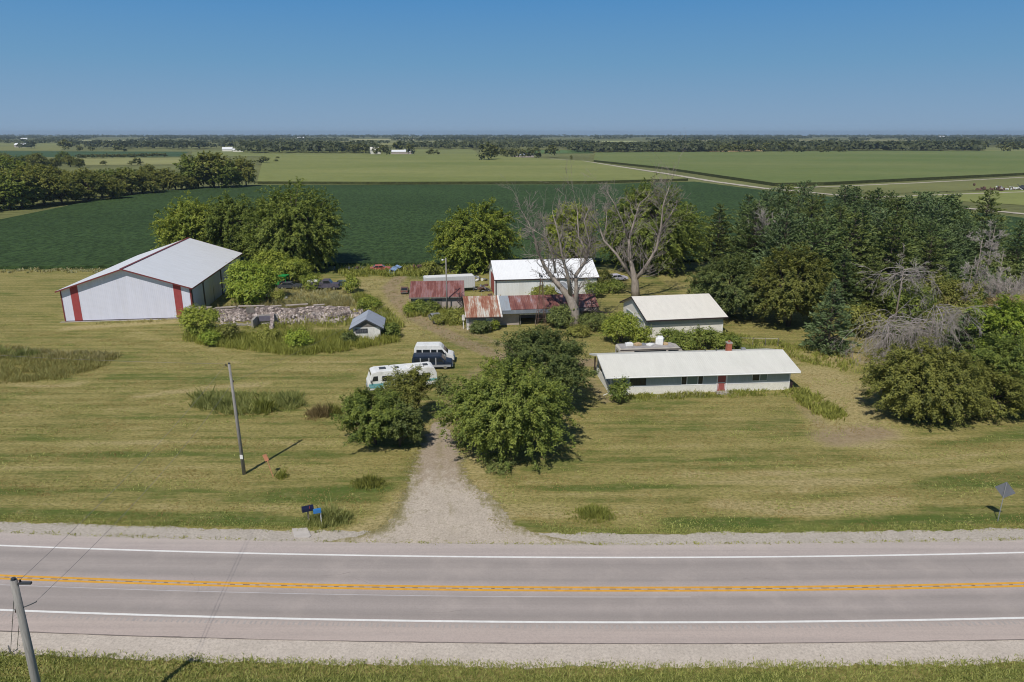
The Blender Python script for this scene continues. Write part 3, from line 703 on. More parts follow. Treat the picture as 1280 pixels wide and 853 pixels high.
def bough_arrays(rng, h, w, wy, nlimb, nb, ns, nl, leaf, base=.1, droop=.12, zlow=-.45, spread=.26, sl=.75):
    C_ = np.array([0,0,h*(.5+base*.4)]); Rr = np.array([w/2, wy/2, h*(.5-base*.4)])
    L0 = unit(rng.normal(0,1,(nlimb*4,3))); L0 = L0[L0[:,2] > zlow][:nlimb]; lr = rng.uniform(.78,1.1,len(L0))
    D = unit(np.repeat(L0,nb,0)+rng.normal(0,spread,(len(L0)*nb,3))); n = len(D)
    rad = np.repeat(lr,nb)*rng.uniform(.62,1.08,n)
    E = C_ + D*Rr*rad[:,None]; E[:,2] = np.maximum(E[:,2], .2)
    S = np.zeros((n,3)); S[:,2] = h*rng.uniform(.12,.5,n); S[:,:2] = E[:,:2]*.1
    t = rng.uniform(.5,1.0,(n,ns))**.8
    T3 = t[:,:,None]; P_ = S[:,None]*(1-T3)+E[:,None]*T3; P_[:,:,2] += (4*t*(1-t))*h*.07 - droop*h*.5*t**3*(np.linalg.norm(D[:,:2],axis=1)[:,None])
    tang = unit((E-S))[:,None] + rng.normal(0,.55,(n,ns,3)) + np.array([0,0,-.15-droop]); tang = tang/np.linalg.norm(tang,axis=2,keepdims=True)
    u = rng.uniform(0,1,(n,ns,nl)); ln = sl*rng.uniform(.5,1.2,(n,ns))
    Q = P_[:,:,None] + tang[:,:,None]*(u*ln[:,:,None])[...,None] + rng.normal(0,.11,(n,ns,nl,3)); Q[...,2] -= (u**2)*ln[:,:,None]*.3
    ax = np.broadcast_to(tang[:,:,None], Q.shape) + rng.normal(0,.5,Q.shape)
    nn = D[:,None,None]*.4 + np.array([0,0,.75]) + rng.normal(0,.42,Q.shape)
    tt = np.clip(rng.normal(.45,.12,(n,1,1)) + rng.normal(0,.16,(n,ns,1)) + rng.normal(0,.14,(n,ns,nl)) + .1*(u-.5), 0, 1)
    Q = Q.reshape(-1,3); k = Q[:,2] > .04
    return Q[k], unit(nn.reshape(-1,3))[k], unit(ax.reshape(-1,3))[k], tt.ravel()[k], S, E
def bough_tree(name, label, loc, h, w, seed, mat, nlimb=34, nb=11, ns=7, nl=14, leaf=.13, wy=None, cat='tree', group=None, part='crown', **kw):
    rng = np.random.default_rng(seed); root = empty(name, loc, rng.uniform(0,6.28) if not wy else 0, label, cat, group)
    Q, nn, ax, tt, S, E = bough_arrays(rng, h, w, wy or w, nlimb, nb, ns, nl, leaf, **kw)
    link(part, np_mesh(part, cards(Q, nn, leaf*rng.uniform(.6,1.3,len(Q)), rng, .48, ax), 4, tt), MT[mat], root)
    mb = MB(); mb.tube([(0,0,-.1),(.05*w*.2,0,h*.3),(0,.04*w*.2,h*.62)], [h*.03,h*.022,h*.008], 8)
    for i in range(0, len(S), nb):
        m_ = S[i]*.5+E[i]*.5+np.array([0,0,h*.05]); mb.tube([tuple(S[i]), tuple(m_), tuple(S[i]*.1+E[i]*.9)], [h*.011, h*.007, .015], 5)
    mb.build('trunk', MT['bark'], root, smooth=True)
    return root
def bush(name, label, loc, h, w, seed, mat, nclump=110, per=24, leaf=.13, cr=.45, group=None, cat='bush', wy=None, rz=0, **kw):
    rng = np.random.default_rng(seed); wy = wy or w
    lobes = [(0,0,h*.42,w*.42,wy*.42,h*.45)]
    for i in range(6):
        a = i*1.05+rng.uniform(-.4,.4); q = rng.uniform(.2,.3)
        lobes.append((math.cos(a)*w*.3, math.sin(a)*wy*.3, h*rng.uniform(.3,.72), w*q, wy*q, h*rng.uniform(.22,.32)))
    kw.setdefault('low', -.6); kw.setdefault('gap', .45)
    LP, nn, T_ = crown_arrays(rng, lobes, nclump, per, leaf, cr, **kw)
    root = empty(name, loc, rz, label, cat, group)
    link('foliage', np_mesh('foliage', cards(LP, nn, leaf*rng.uniform(.6,1.3,len(LP)), rng), 4, T_), MT[mat], root)
    mb = MB()
    for (x,y,z,a,b,c_) in lobes[1:]: mb.tube([(x*.1,y*.1,-.05),(x*.5,y*.5,z*.6),(x,y,z)], [.035*h**.5,.025*h**.5,.01], 5)
    mb.build('stems', MT['bark'], root)
    return root
def conifer(name, label, loc, h, w, seed, mat, group=None, levels=26, per=7, npc=11, needle=.34, rag=.2, start=.07, shape=.85, up=.12, lean=0.0, cat='conifer', bare=0.0):
    rng = np.random.default_rng(seed); root = empty(name, loc, rng.uniform(0, 6.28), label, cat, group)
    P_ = []; A_ = []; S_ = []; T_ = []; tb = MB()
    tb.tube([(0,0,-.1),(lean*.3,0,h*.4),(lean,0,h*.98)], [h*.019, h*.013, .02], 7)
    bm_ = MB()
    for i in range(levels):
        f = start + (1-start)*(i+rng.uniform(-.4,.4))/levels; f = min(max(f, start), .985)
        z = f*h; Lr = (w/2)*(1-f)**shape*(1+.10*rng.normal())+.12
        if f < .25: Lr *= .75 + f
        k = max(3, int(per*(.55+.6*(1-f)))); a0 = rng.uniform(0, 6.28)
        for j in range(k):
            a = a0 + 2*math.pi*(j+rng.uniform(-.35,.35))/k; L = Lr*rng.uniform(1-rag*1.6, 1+rag)
            d = np.array([math.cos(a), math.sin(a), up+.5*f+rng.normal(0,.1)])
            n = max(3, int(npc*L/(w/2)*1.5)+2); t = np.sqrt(rng.uniform(.05, 1, n))
            p = np.array([lean*f,0,z]) + d*L*t[:,None]; p[:,2] -= .28*L*t**2*(1-f*.5)*(1.0 if up < .3 else .2)
            side = np.array([-d[1], d[0], 0]); sd = rng.normal(0, .20, n)*(.4+L)*(1.05-t*.55)*.8
            p += side*sd[:,None]; p[:,2] += rng.normal(0,.10,n)
            ax = d[None]*.8 + side[None]*np.sign(sd)[:,None]*.55 + rng.normal(0,.22,(n,3)) + np.array([0,0,.1])
            P_.append(p); A_.append(ax); S_.append(needle*rng.uniform(.6,1.3,n)*(.75+.35*(1-f)))
            T_.append(np.clip(rng.normal(.34,.15)+.34*t+rng.normal(0,.08,n),0,1))
            bm_.tube([(lean*f,0,z), tuple(np.array([lean*f,0,z])+d*L*.6-np.array([0,0,.08*L]))], [.035+.006*h*(1-f), .012], 4)
    P_ = np.concatenate(P_); A_ = unit(np.concatenate(A_)); S_ = np.concatenate(S_); T_ = np.concatenate(T_)
    nn = np.cross(A_, rng.normal(0,1,A_.shape)); nn = unit(nn*.7 + np.array([0,0,.75]))
    V1 = cards(P_, nn, S_, rng, .36, A_)
    nn2 = unit(np.cross(A_, nn)+.3*nn); V2 = cards(P_+rng.normal(0,.06,P_.shape), nn2, S_*.9, rng, .3, A_)
    link('crown', np_mesh('crown', np.concatenate([V1, V2]), 4, np.concatenate([T_, T_])), MT[mat], root)
    tb.v += []; n0 = len(tb.v); tb.v += bm_.v; tb.f += [tuple(i+n0 for i in f) for f in bm_.f]
    tb.build('trunk', MT['bark'], root)
    return root
def grow(mb, rng, p, d, L, r, depth, spread=.55, up=.25, seg=4, wob=.16, kids=(2,4), minr=.012, lenf=.66):
    pts = [p.copy()]; rad = [r]; q = p.copy(); dd = d.copy()
    for i in range(seg):
        dd = (dd + Vector(rng.normal(0, wob, 3)) + Vector((0,0,up*.18))).normalized()
        q = q + dd*(L/seg); pts.append(q.copy()); rad.append(max(minr, r*(1-.62*(i+1)/seg)))
    mb.tube(pts, rad, 6 if r > .08 else (4 if r > .03 else 3), cap=False)
    if depth <= 0: return
    for i in range(int(rng.integers(kids[0], kids[1]+1))):
        k = int(rng.integers(1, seg+1)); t = pts[k]
        side = Vector(rng.normal(0, 1, 3)); side = (side - dd*side.dot(dd)).normalized()
        nd = (dd*(1-spread*.5) + side*spread + Vector((0,0,up*.3))).normalized()
        grow(mb, rng, t, nd, L*lenf*rng.uniform(.7,1.15), max(minr, rad[k]*.62), depth-1, spread, up, max(2, seg-1), wob, kids, minr, lenf)
def limb_tree(name, label, base, limbs, seed, r0, mat='dead_bark', twig='dead_twig', cat='dead tree', depth=3, sub=(4,6), subL=.30):
    """limbs: polylines (dx, dy, z, radius) from the foot, then grown twigs; trunk, limbs and twigs are parts"""
    rng = np.random.default_rng(seed); root = empty(name, base, 0, label, cat)
    for i, L_ in enumerate(limbs):
        mb = MB(); mb.tube([(a,b,c_) for a,b,c_,r in L_], [q[3] for q in L_], 9 if i == 0 else 7, cap=True)
        mb.build('trunk' if i == 0 else 'limb', MT[mat], root, smooth=True)
    tw = MB()
    for L_ in limbs[1:]:
        tot = sum((Vector(L_[i+1][:3])-Vector(L_[i][:3])).length for i in range(len(L_)-1))
        for i in range(1, len(L_)):
            a, b = Vector(L_[i-1][:3]), Vector(L_[i][:3]); d = (b-a).normalized()
            for k in range(int(rng.integers(sub[0], sub[1]+1))):
                t = rng.uniform(.2, 1); p = a.lerp(b, t); rr = L_[i-1][3]+(L_[i][3]-L_[i-1][3])*t
                side = Vector(rng.normal(0, 1, 3)); side = (side - d*side.dot(d)).normalized()
                nd = (d*.55 + side*.8 + Vector((0,0,.22))).normalized()
                grow(tw, rng, p, nd, tot*subL*rng.uniform(.5,1.1), min(.08, rr*.45), depth, .6, .3, 4, .17, (3,4), .02)
        e = Vector(L_[-1][:3]); d = (e-Vector(L_[-2][:3])).normalized()
        grow(tw, rng, e, d, tot*.3, L_[-1][3], depth, .5, .3, 4, .15, (2,4), .014)
    tw.build('twigs', MT[twig], root)
    return root
def tufts(name, pts, h, mats, seed, per=7, wid=.05, spread=.25, lean=.45, leafy=0.0, parent=None, z0=0.0):
    """grass or weed tufts: upright blades, plus small leaves where `leafy` > 0"""
    rng = np.random.default_rng(seed); pts = np.asarray(pts, float); n = len(pts)
    if not n: return None
    hh = h*rng.uniform(.45, 1.25, n) if np.isscalar(h) else h*rng.uniform(.6,1.2,n)
    b = np.repeat(pts, per, 0); H_ = np.repeat(hh, per)*rng.uniform(.6,1.15,n*per)
    base = np.concatenate([b + rng.normal(0, spread, b.shape), np.full((n*per,1), z0)], 1)
    dr = rng.normal(0, lean, (n*per,2))*H_[:,None]
    tip = base.copy(); tip[:,:2] += dr; tip[:,2] += H_
    a = rng.uniform(0, 6.28, n*per); wv = np.stack([np.cos(a), np.sin(a), 0*a], 1)*(wid*(.6+.8*rng.random(n*per)))[:,None]
    mid = base*.5+tip*.5; mid[:,2] += H_*.12
    V = np.stack([base-wv*.6, base+wv*.6, mid+wv, tip, mid-wv], 1)
    tt = np.clip(np.repeat(rng.normal(.5,.2,n), per)+rng.normal(0,.14,n*per), 0, 1)
    me = np_mesh(name, V.reshape(-1,3), 5, tt)
    return me
def scatter_poly(poly, dens, seed):
    rng = np.random.default_rng(seed); P_ = np.array(poly); lo, hi = P_.min(0), P_.max(0)
    n = int((hi[0]-lo[0])*(hi[1]-lo[1])*dens); q = rng.uniform(lo, hi, (n,2))
    q = q[in_poly(q[:,0], q[:,1], poly)]
    f = np.sin(q[:,0]*.9+seed)*np.sin(q[:,1]*1.1+seed*2)+.6*np.sin(q[:,0]*2.3)*np.sin(q[:,1]*2.7)
    return q[f > -.75+.5*rng.random(len(q))]
def weeds(name, label, poly, h, mat, seed, dens=6, per=7, wid=.05, spread=.22, lean=.4, cat='weeds', leafy=True):
    q = scatter_poly(px(*poly) if poly[0][0] > 0 or poly[0][1] > 200 else poly, dens, seed)
    me = tufts(name, q, h, None, seed, per, wid, spread, lean)
    o = link(name, me, MT[mat]); tag(o, label, cat, None, 'stuff')
    return o
def grass_clump(name, label, q, h, w, seed, mat, n=120, cat='weed clump', wy=None):
    rng = np.random.default_rng(seed); n = int(n*.7); P_ = rng.normal(0, .33, (n,2))*[w, wy or w*.7]
    rr = np.hypot(P_[:,0]/w, P_[:,1]/(wy or w*.7)); hh = h*np.clip(1.1-rr*1.3, .18, 1)*rng.uniform(.5,1.1,n)
    return tag(link(name, tufts(name, P_, hh, None, seed, 11, .022, .12, .32), MT[mat], None, (*at2(*q), 0)), label, cat)
def along(pts, n, jit, seed):
    rng = np.random.default_rng(seed); P_ = np.array(pts); d = np.r_[0, np.cumsum(np.hypot(*np.diff(P_, axis=0).T))]; s = rng.uniform(0, d[-1], n)
    return np.stack([np.interp(s, d, P_[:,0]), np.interp(s, d, P_[:,1])], 1) + rng.normal(0, jit, (n,2))

# ------------------------------------------------------------------ buildings
def gable(root, L, W, eh, rh, oe, og, wall, roof, ridge=None, t=.12, fascia=None, gable_mat=None, roofs=('roof',), wall_h0=0.0, ribs=0.0):
    """front wall along local x at y=0, ridge along x at y=ridge; eave height eh at both long walls"""
    yr = ridge if ridge is not None else W/2
    mb = MB()
    mb.add([(0,0,0),(L,0,0),(L,W,0),(0,W,0),(0,0,eh),(L,0,eh),(L,W,eh),(0,W,eh),(0,yr,rh-.05),(L,yr,rh-.05)],
           [(0,1,5,4),(2,3,7,6),(3,0,4,8,7),(1,2,6,9,5)])
    w = mb.build('wall', wall, root)
    def zf(y): return eh+(rh-eh)*(y/yr) if y <= yr else rh-(rh-eh)*((y-yr)/(W-yr))
    lift = .14
    zfr = eh - (rh-eh)/yr*oe; zbk = eh - (rh-eh)/(W-yr)*oe
    rb = MB()
    rb.slab((-og,-oe,zfr+lift),(L+og,-oe,zfr+lift),(L+og,yr,rh+lift),(-og,yr,rh+lift), t)
    rb.slab((-og,yr,rh+lift-.003),(L+og,yr,rh+lift-.003),(L+og,W+oe,zbk+lift),(-og,W+oe,zbk+lift), t)
    r = rb.build('roof', roof, root)
    if fascia:
        fb = MB(); f = .16
        fb.box(-og-.02,-oe-.04,zfr+lift-f-.05, L+og+.02,-oe-.003,zfr+lift-.01)
        fb.box(-og-.02,W+oe+.003,zbk+lift-f-.05, L+og+.02,W+oe+.04,zbk+lift-.01)
        for x in (-og-.04, L+og+.004):
            for (ya,za,yb,zb) in ((-oe,zfr,yr,rh),(yr,rh,W+oe,zbk)):
                fb.add([(x,ya,za+lift+.01),(x+.036,ya,za+lift+.01),(x+.036,yb,zb+lift+.01),(x,yb,zb+lift+.01),
                        (x,ya,za+lift-f-.05),(x+.036,ya,za+lift-f-.05),(x+.036,yb,zb+lift-f-.05),(x,yb,zb+lift-f-.05)],
                       [(0,1,2,3),(7,6,5,4),(0,4,5,1),(1,5,6,2),(2,6,7,3),(3,7,4,0)])
        fb.build('fascia', fascia, r)
    return w, r, (zfr+lift, rh+lift, yr)
def window(root, x0, x1, z0, z1, y, frame, glass, n=2, fr=.06, mull=True, d=-1):
    """window on a wall facing -y at plane y"""
    mb = MB(); e = .05*d
    lo, hi = (y+e, y) if d < 0 else (y, y+e)
    for (a,b,c_,q) in ((x0-fr,z0-fr,x1+fr,z0),(x0-fr,z1,x1+fr,z1+fr),(x0-fr,z0,x0,z1),(x1,z0,x1+fr,z1)): mb.box(a,lo,b,c_,hi,q)
    for i in range(1, n): xm = x0+(x1-x0)*i/n; mb.box(xm-fr*.4,lo+.004,z0,xm+fr*.4,hi,z1)
    f = mb.build('window', frame, root)
    g = MB(); g.box(x0,lo+.02,z0,x1,hi-.002,z1) if d < 0 else g.box(x0,lo+.002,z0,x1,hi-.02,z1)
    g.build('pane', glass, f); return f

# white machine shed with red stripes (ridge runs away from the road)
p = at2(242.8, 397.5)
barn = empty('machine_shed', (p[0], p[1], 0), R(97.3), 'long white metal machine shed with vertical red stripes on its gable end', 'shed')
BL, BW, BE, BR_ = 35.2, 20.4, 5.25, 8.6
gable(barn, BL, BW, BE, BR_, .45, .7, MT['white_metal'], MT['white_roof'], fascia=MT['maroon'])
mb = MB(); mb.box(-.75, BW/2-.22, BR_+.10, BL+.75, BW/2+.22, BR_+.185); mb.build('ridge_cap', MT['maroon'], barn)
for y0, y1 in ((1.55, 2.75), (BW-2.75, BW-1.55)):
    zz = lambda y: BE + (BR_-BE)*min(y, BW-y)/(BW/2) - .06
    mb = MB(); mb.add([(-.03,y0,.1),(-.03,y1,.1),(-.03,y1,zz(y1)),(-.03,y0,zz(y0)),(-.002,y0,.1),(-.002,y1,.1),(-.002,y1,zz(y1)),(-.002,y0,zz(y0))],
        [(0,3,2,1),(4,5,6,7),(0,1,5,4),(1,2,6,5),(2,3,7,6),(3,0,4,7)]); mb.build('stripe', MT['red_paint'], barn)
for a, b in ((-.03,.22),(BW-.15,BW+.03)):
    mb = MB(); mb.box(-.05,a,0,-.003,b,BE-.05); mb.build('corner_trim', MT['maroon'], barn)
mb = MB(); mb.box(-.06,.22,0,-.003,BW-.15,.14); mb.build('base_trim', MT['dark_trim'], barn)
mb = MB(); mb.box(-.6,-.1,0,-.062,BW+.6,.035); mb.build('foundation_apron', MT['concrete'], barn)
for a, b in ((.0,.55),(6.6,7.3),(18.4,19.2)):
    mb = MB(); mb.box(a,-.07,0,b,-.003,BE-.3); mb.build('door_post', MT['dark_trim'], barn)
for a, b in ((.62,6.5),(7.4,12.7),(12.85,18.3),(19.3,27)):
    mb = MB(); mb.box(a,-.055,.1,b,-.004,BE-.55); d_ = mb.build('sliding_door', ribbed('shed_door_metal', (.50,.53,.58), .3, 'X', dirt=(.4,.36,.28), dirt_amt=.35), barn)
mb = MB(); mb.box(12.71,-.075,.1,12.84,-.003,2.8); mb.build('door_edge', MT['dark_trim'], barn)
mb = MB(); mb.box(.6,-.12,BE-.5,27.2,-.004,BE-.36); mb.build('door_track', MT['steel'], barn)

# white steel workshop with a red side door (behind the dead tree)
p = at2(620, 372.5)
shop = empty('workshop', (p[0], p[1], 0), R(7.8), 'white steel workshop with bright roof and red door on its end wall', 'workshop')
gable(shop, 19.6, 12.0, 3.5, 6.0, .3, .3, MT['white_metal_x'], MT['bright_roof'], fascia=MT['dark_trim'])
mb = MB(); mb.box(-.07,2.6,.05,-.004,8.2,3.7); mb.build('door', MT['red_paint'], shop)
mb = MB(); mb.box(-.045,2.4,.05,-.003,2.6,3.9); mb.box(-.045,8.2,.05,-.003,8.4,3.9); mb.box(-.045,2.6,3.7,-.003,8.2,3.9); mb.build('door_frame', MT['white_trim'], shop)
for a in (-.06, 19.48):
    mb = MB(); mb.box(a,-.06,0,a+.18,-.003,3.45); mb.build('corner_trim', MT['dark_trim'], shop)

# maroon roofed shed by the light pole
p = at2(513, 390)
shed = empty('farm_shed', (p[0]+.2, p[1]+.3, 0), R(4.5), 'old block shed with ribbed maroon rusting roof beside the light pole', 'shed')
gable(shed, 8.9, 8.2, 2.55, 4.0, .45, .35, MT['block'], MT['rust_a'], ridge=6.2, fascia=MT['grey_wood'])
mb = MB(); mb.box(4.1,-.05,.02,5.3,-.004,2.2); mb.build('door', MT['grey_wood'], shed)
for a in (-.06, 8.76):
    mb = MB(); mb.box(a,-.07,0,a+.2,-.003,2.5); mb.build('corner_post', MT['grey_wood'], shed)
mb = MB(); mb.box(.3,-.04,2.2,4.0,-.004,2.45); mb.build('lintel_board', MT['white_trim'], shed)

# long low shed in patched pieces
p = at2(584, 414)
low = empty('low_barn', (p[0], p[1], 0), R(6.5), 'long low barn with patched rusty roof behind the dead tree trunk', 'barn')
# front wing under the orange rusted roof, set forward of the long range
mb = MB(); mb.add([(0,.6,0),(5.0,.6,0),(5.0,7.2,0),(0,7.2,0),(0,.6,2.25),(5.0,.6,2.25),(5.0,6.9,3.85),(0,6.9,3.85),(5.0,7.2,3.7),(0,7.2,3.7)],
    [(0,1,5,4),(1,2,8,6,5),(3,0,4,7,9),(2,3,9,8)]); mb.build('wall', MT['block'], low)
mb = MB(); mb.slab((-.25,0,2.22),(5.35,0,2.22),(5.35,6.9,4.08),(-.25,6.9,4.08),.09); mb.slab((-.25,6.9,4.075),(5.35,6.9,4.075),(5.35,9.2,3.2),(-.25,9.2,3.2),.09); rf = mb.build('roof', MT['rust_b'], low)
mb = MB(); mb.box(-.33,-.06,2.03,-.25,.0,2.26); mb.box(-.3,-.07,2.04,5.4,-.01,2.14); mb.build('fascia', MT['dark_trim'], rf)
mb = MB(); mb.add([(5.36,0,2.26),(5.62,0,2.26),(5.62,6.9,4.12),(5.36,6.9,4.12),(5.36,0,2.08),(5.62,0,2.08),(5.62,6.9,3.94),(5.36,6.9,3.94)],[(0,1,2,3),(7,6,5,4),(0,4,5,1),(1,5,6,2),(2,6,7,3),(3,7,4,0)]); mb.build('barge_board', MT['whitewash'], rf)
mb = MB(); mb.box(-.04,.54,0,.3,.597,2.1); mb.build('corner_post', MT['whitewash'], low)
mb = MB(); mb.box(3.1,.55,.02,4.2,.598,2.0); mb.build('door', MT['whitewash'], low)
# the long range
mb = MB(); mb.box(5.03,2.9,0,8.6,3.0,2.35); mb.box(8.6,3.0,2.0,21.4,3.1,2.55); mb.box(8.6,7.2,0,21.4,7.3,3.0); mb.box(21.3,3.1,0,21.4,7.2,2.6); mb.build('wall', MT['block'], low)
mb = MB(); mb.box(5.03,2.3,1.95,8.7,2.89,2.12); mb.box(8.65,2.6,1.72,16.5,2.9,1.95); mb.build('lintel_board', MT['whitewash'], low)
mb = MB(); mb.slab((5.63,2.2,2.62),(7.2,2.2,2.62),(7.2,6.7,4.06),(5.63,6.7,4.06),.07); mb.build('roof', MT['zinc'], low)
mb = MB(); mb.slab((7.2,2.5,2.66),(21.8,2.9,2.66),(21.8,6.8,4.04),(7.2,6.7,4.05),.08); mb.slab((5.63,6.7,4.045),(21.8,6.8,4.035),(21.8,9.3,3.1),(5.63,9.3,3.1),.08); mb.build('roof', MT['rust_c'], low)
mb = MB(); mb.slab((5.5,1.6,2.18),(16.6,2.0,2.18),(16.6,2.75,2.58),(5.5,2.45,2.58),.05); mb.build('awning', ribbed('dark_grey_sheet', (.13,.145,.16), .3, 'X', dirt=(.3,.3,.3), dirt_amt=.3, streak='Y'), low)
for x in (8.7, 11.2, 13.8, 16.4, 18.9):
    mb = MB(); mb.box(x,2.7,0,x+.16,2.86,2.0); mb.build('post', MT['grey_wood'], low)
mb = MB(); mb.box(-.6,1.2,.0,-.45,1.35,2.4); mb.box(-.75,1.0,1.5,-.3,1.14,2.3); mb.build('gate_panel', MT['whitewash'], low)

# cream roofed garage
p = at2(811, 424)
gar = empty('garage', (p[0]-.2, p[1]+.6, 0), R(9.7), 'white garage with cream metal roof and two garage doors on its end', 'garage')
gable(gar, 12.2, 11.6, 3.0, 4.9, .7, .45, MT['siding_white'], MT['cream_roof'], ridge=6.6, fascia=MT['dark_trim'])
mb = MB(); mb.box(-.02,-.035,2.0,12.22,-.003,2.95); mb.build('siding_band', MT['siding_grey'], gar)
for y0 in (1.3, 6.4):
    mb = MB(); mb.box(-.06,y0,.05,-.004,y0+3.6,2.35); d_ = mb.build('garage_door', MT['white_trim'], gar)
    mb = MB(); mb.box(-.075,y0+.25,1.75,-.062,y0+3.35,2.2); mb.build('door_glazing', plain('blue_grey_glazing', (.17,.23,.28), .3, .1, 2), d_)
for a in (-.05, 12.09):
    mb = MB(); mb.box(a,-.05,0,a+.16,-.003,1.99); mb.build('corner_trim', MT['white_trim'], gar)

# the ranch house
p = at2(766, 492)
hx, hy = 11.75, 80.6
house = empty('ranch_house', (hx, hy, 0), R(5.2), 'low ranch house with long pale metal roof, brick chimney and red front door', 'house')
HLn, HW = 22.0, 8.0
gable(house, HLn, HW, 2.62, 3.62, .85, .85, MT['siding_grey'], ribbed('pale_house_roof', (.70,.69,.63), .25, 'X', dirt=(.5,.48,.42), dirt_amt=.18, streak='Y', rough=.5), ridge=4.3, fascia=MT['white_trim'])
mb = MB(); mb.box(-.03,-.10,0,17.05-4.2,-.003,.98); mb.box(14.2,-.10,0,HLn+.03,-.003,.98); mb.box(-.10,-.10,0,-.031,HW+.05,1.15); mb.build('brick_veneer', MT['siding_white'], house)
mb = MB(); mb.box(-.03,-.12,.98,12.85,-.003,1.03); mb.box(14.2,-.12,.98,HLn+.03,-.003,1.03); mb.build('veneer_ledge', MT['white_trim'], house)
window(house, 2.35, 4.15, 1.2, 2.05, -.003, MT['dark_trim'], MT['glass'], 3)
window(house, 8.55, 9.15, 1.08, 2.12, -.003, MT['white_trim'], MT['glass'], 1)
window(house, 9.25, 10.5, 1.08, 2.12, -.003, MT['white_trim'], MT['glass_green'], 1, .05)
window(house, 10.6, 11.15, 1.08, 2.12, -.003, MT['white_trim'], MT['glass'], 1)
window(house, 17.3, 18.15, 1.3, 2.1, -.003, MT['white_trim'], MT['glass'], 1, .05)
window(house, 18.25, 19.1, 1.3, 2.1, -.003, MT['white_trim'], MT['glass_green'], 1, .05)
mb = MB(); mb.box(12.87,-.09,.02,13.0,-.004,2.3); mb.box(13.98,-.09,.02,14.18,-.004,2.3); mb.box(13.0,-.09,2.15,13.98,-.004,2.3); mb.build('door_frame', MT['white_trim'], house)
mb = MB(); mb.box(13.0,-.06,.12,13.98,-.005,2.15); dr = mb.build('front_door', MT['red_door'], house)
mb = MB(); mb.box(13.04,-.075,1.12,13.94,-.061,1.2); mb.box(13.08,-.075,.3,13.12,-.061,1.05); mb.box(13.86,-.075,.3,13.9,-.061,1.05); mb.build('door_rail', MT['white_trim'], dr)
mb = MB(); mb.box(13.86,-.1,1.0,13.9,-.076,1.1); mb.build('handle', MT['chrome'], dr)
mb = MB(); mb.box(12.7,-1.1,0,14.3,-.13,.16); mb.build('doorstep', MT['concrete'], house)
ch = MB(); ch.box(15.9,4.9,3.2,16.5,5.5,4.55); c_ = ch.build('chimney', MT['brick'], house)
mb = MB(); mb.box(15.84,4.84,4.55,16.56,5.56,4.65); mb.build('chimney_cap', MT['concrete'], c_)
mb = MB(); mb.cyl((16.2,5.2,4.76),.13,.22); mb.build('flue', MT['brick'], c_)
for x, y in ((13.3,5.6),(14.7,5.5)):
    mb = MB(); mb.cyl((x,y,3.55),.06,.5,n=8); mb.build('vent_pipe', MT['dark_grey'], house)
mb = MB(); mb.tube([(-.7,-.7,2.55),(-.75,-.3,2.3),(-.12,-.14,2.1),(-.12,-.14,.4),(-1.0,-.5,.2)], .05, 6); mb.build('downspout', MT['white_trim'], house)
mb = MB(); mb.box(-.55,7.2,0,-.4,7.35,2.55); mb.build('porch_post', MT['dark_trim'], house)
window(house, .0, .0, 0, 0, 0, MT['white_trim'], MT['glass'], 1) if False else None
mb = MB(); mb.box(-.06,5.2,1.2,-.004,6.6,2.1); mb.build('side_window', MT['glass'], house)
mb = MB(); mb.tube([(-.8,-.93,2.45),(22.8,-.93,2.45)], .06, 6); mb.build('gutter', MT['white_trim'], house)
for a in (-.04, HLn-.1):
    mb = MB(); mb.box(a,-.06,1.04,a+.14,-.003,2.5); mb.build('corner_trim', MT['white_trim'], house)
mb = MB(); mb.obox((18.6,6.3,3.36),(.5,.4,.3)); mb.build('roof_vent', MT['steel'], house)
mb = MB(); mb.box(21.9,-.0,0,22.5,.9,1.0); mb.build('side_box', MT['dark_trim'], house, .03)

# whitewashed pump house
p = at2(447, 428)
pump = empty('pump_house', (-19.75, 104.1, 0), R(97), 'small whitewashed block pump house with blue grey roof', 'pump house')
gable(pump, 5.6, 4.0, 2.15, 3.3, .55, .35, MT['whitewash'], MT['zinc_roof'], fascia=MT['dark_grey'])
mb = MB(); mb.add([(-.03,.15,2.18),(-.03,3.85,2.18),(-.03,2.0,3.2),(-.003,.15,2.18),(-.003,3.85,2.18),(-.003,2.0,3.2)],[(0,2,1),(3,4,5),(0,1,4,3),(1,2,5,4),(2,0,3,5)]); mb.build('gable_board', MT['grey_wood'], pump)
mb = MB(); mb.box(-.06,1.85,1.25,-.003,3.65,1.95); w_ = mb.build('window', MT['dark_grey'], pump)
mb = MB()
for k in range(1,7): mb.box(-.075,1.85+k*.257-.012,1.27,-.061,1.85+k*.257+.012,1.93)
mb.box(-.078,1.87,1.59,-.0755,3.63,1.62); mb.build('glazing_bar', MT['steel'], w_)

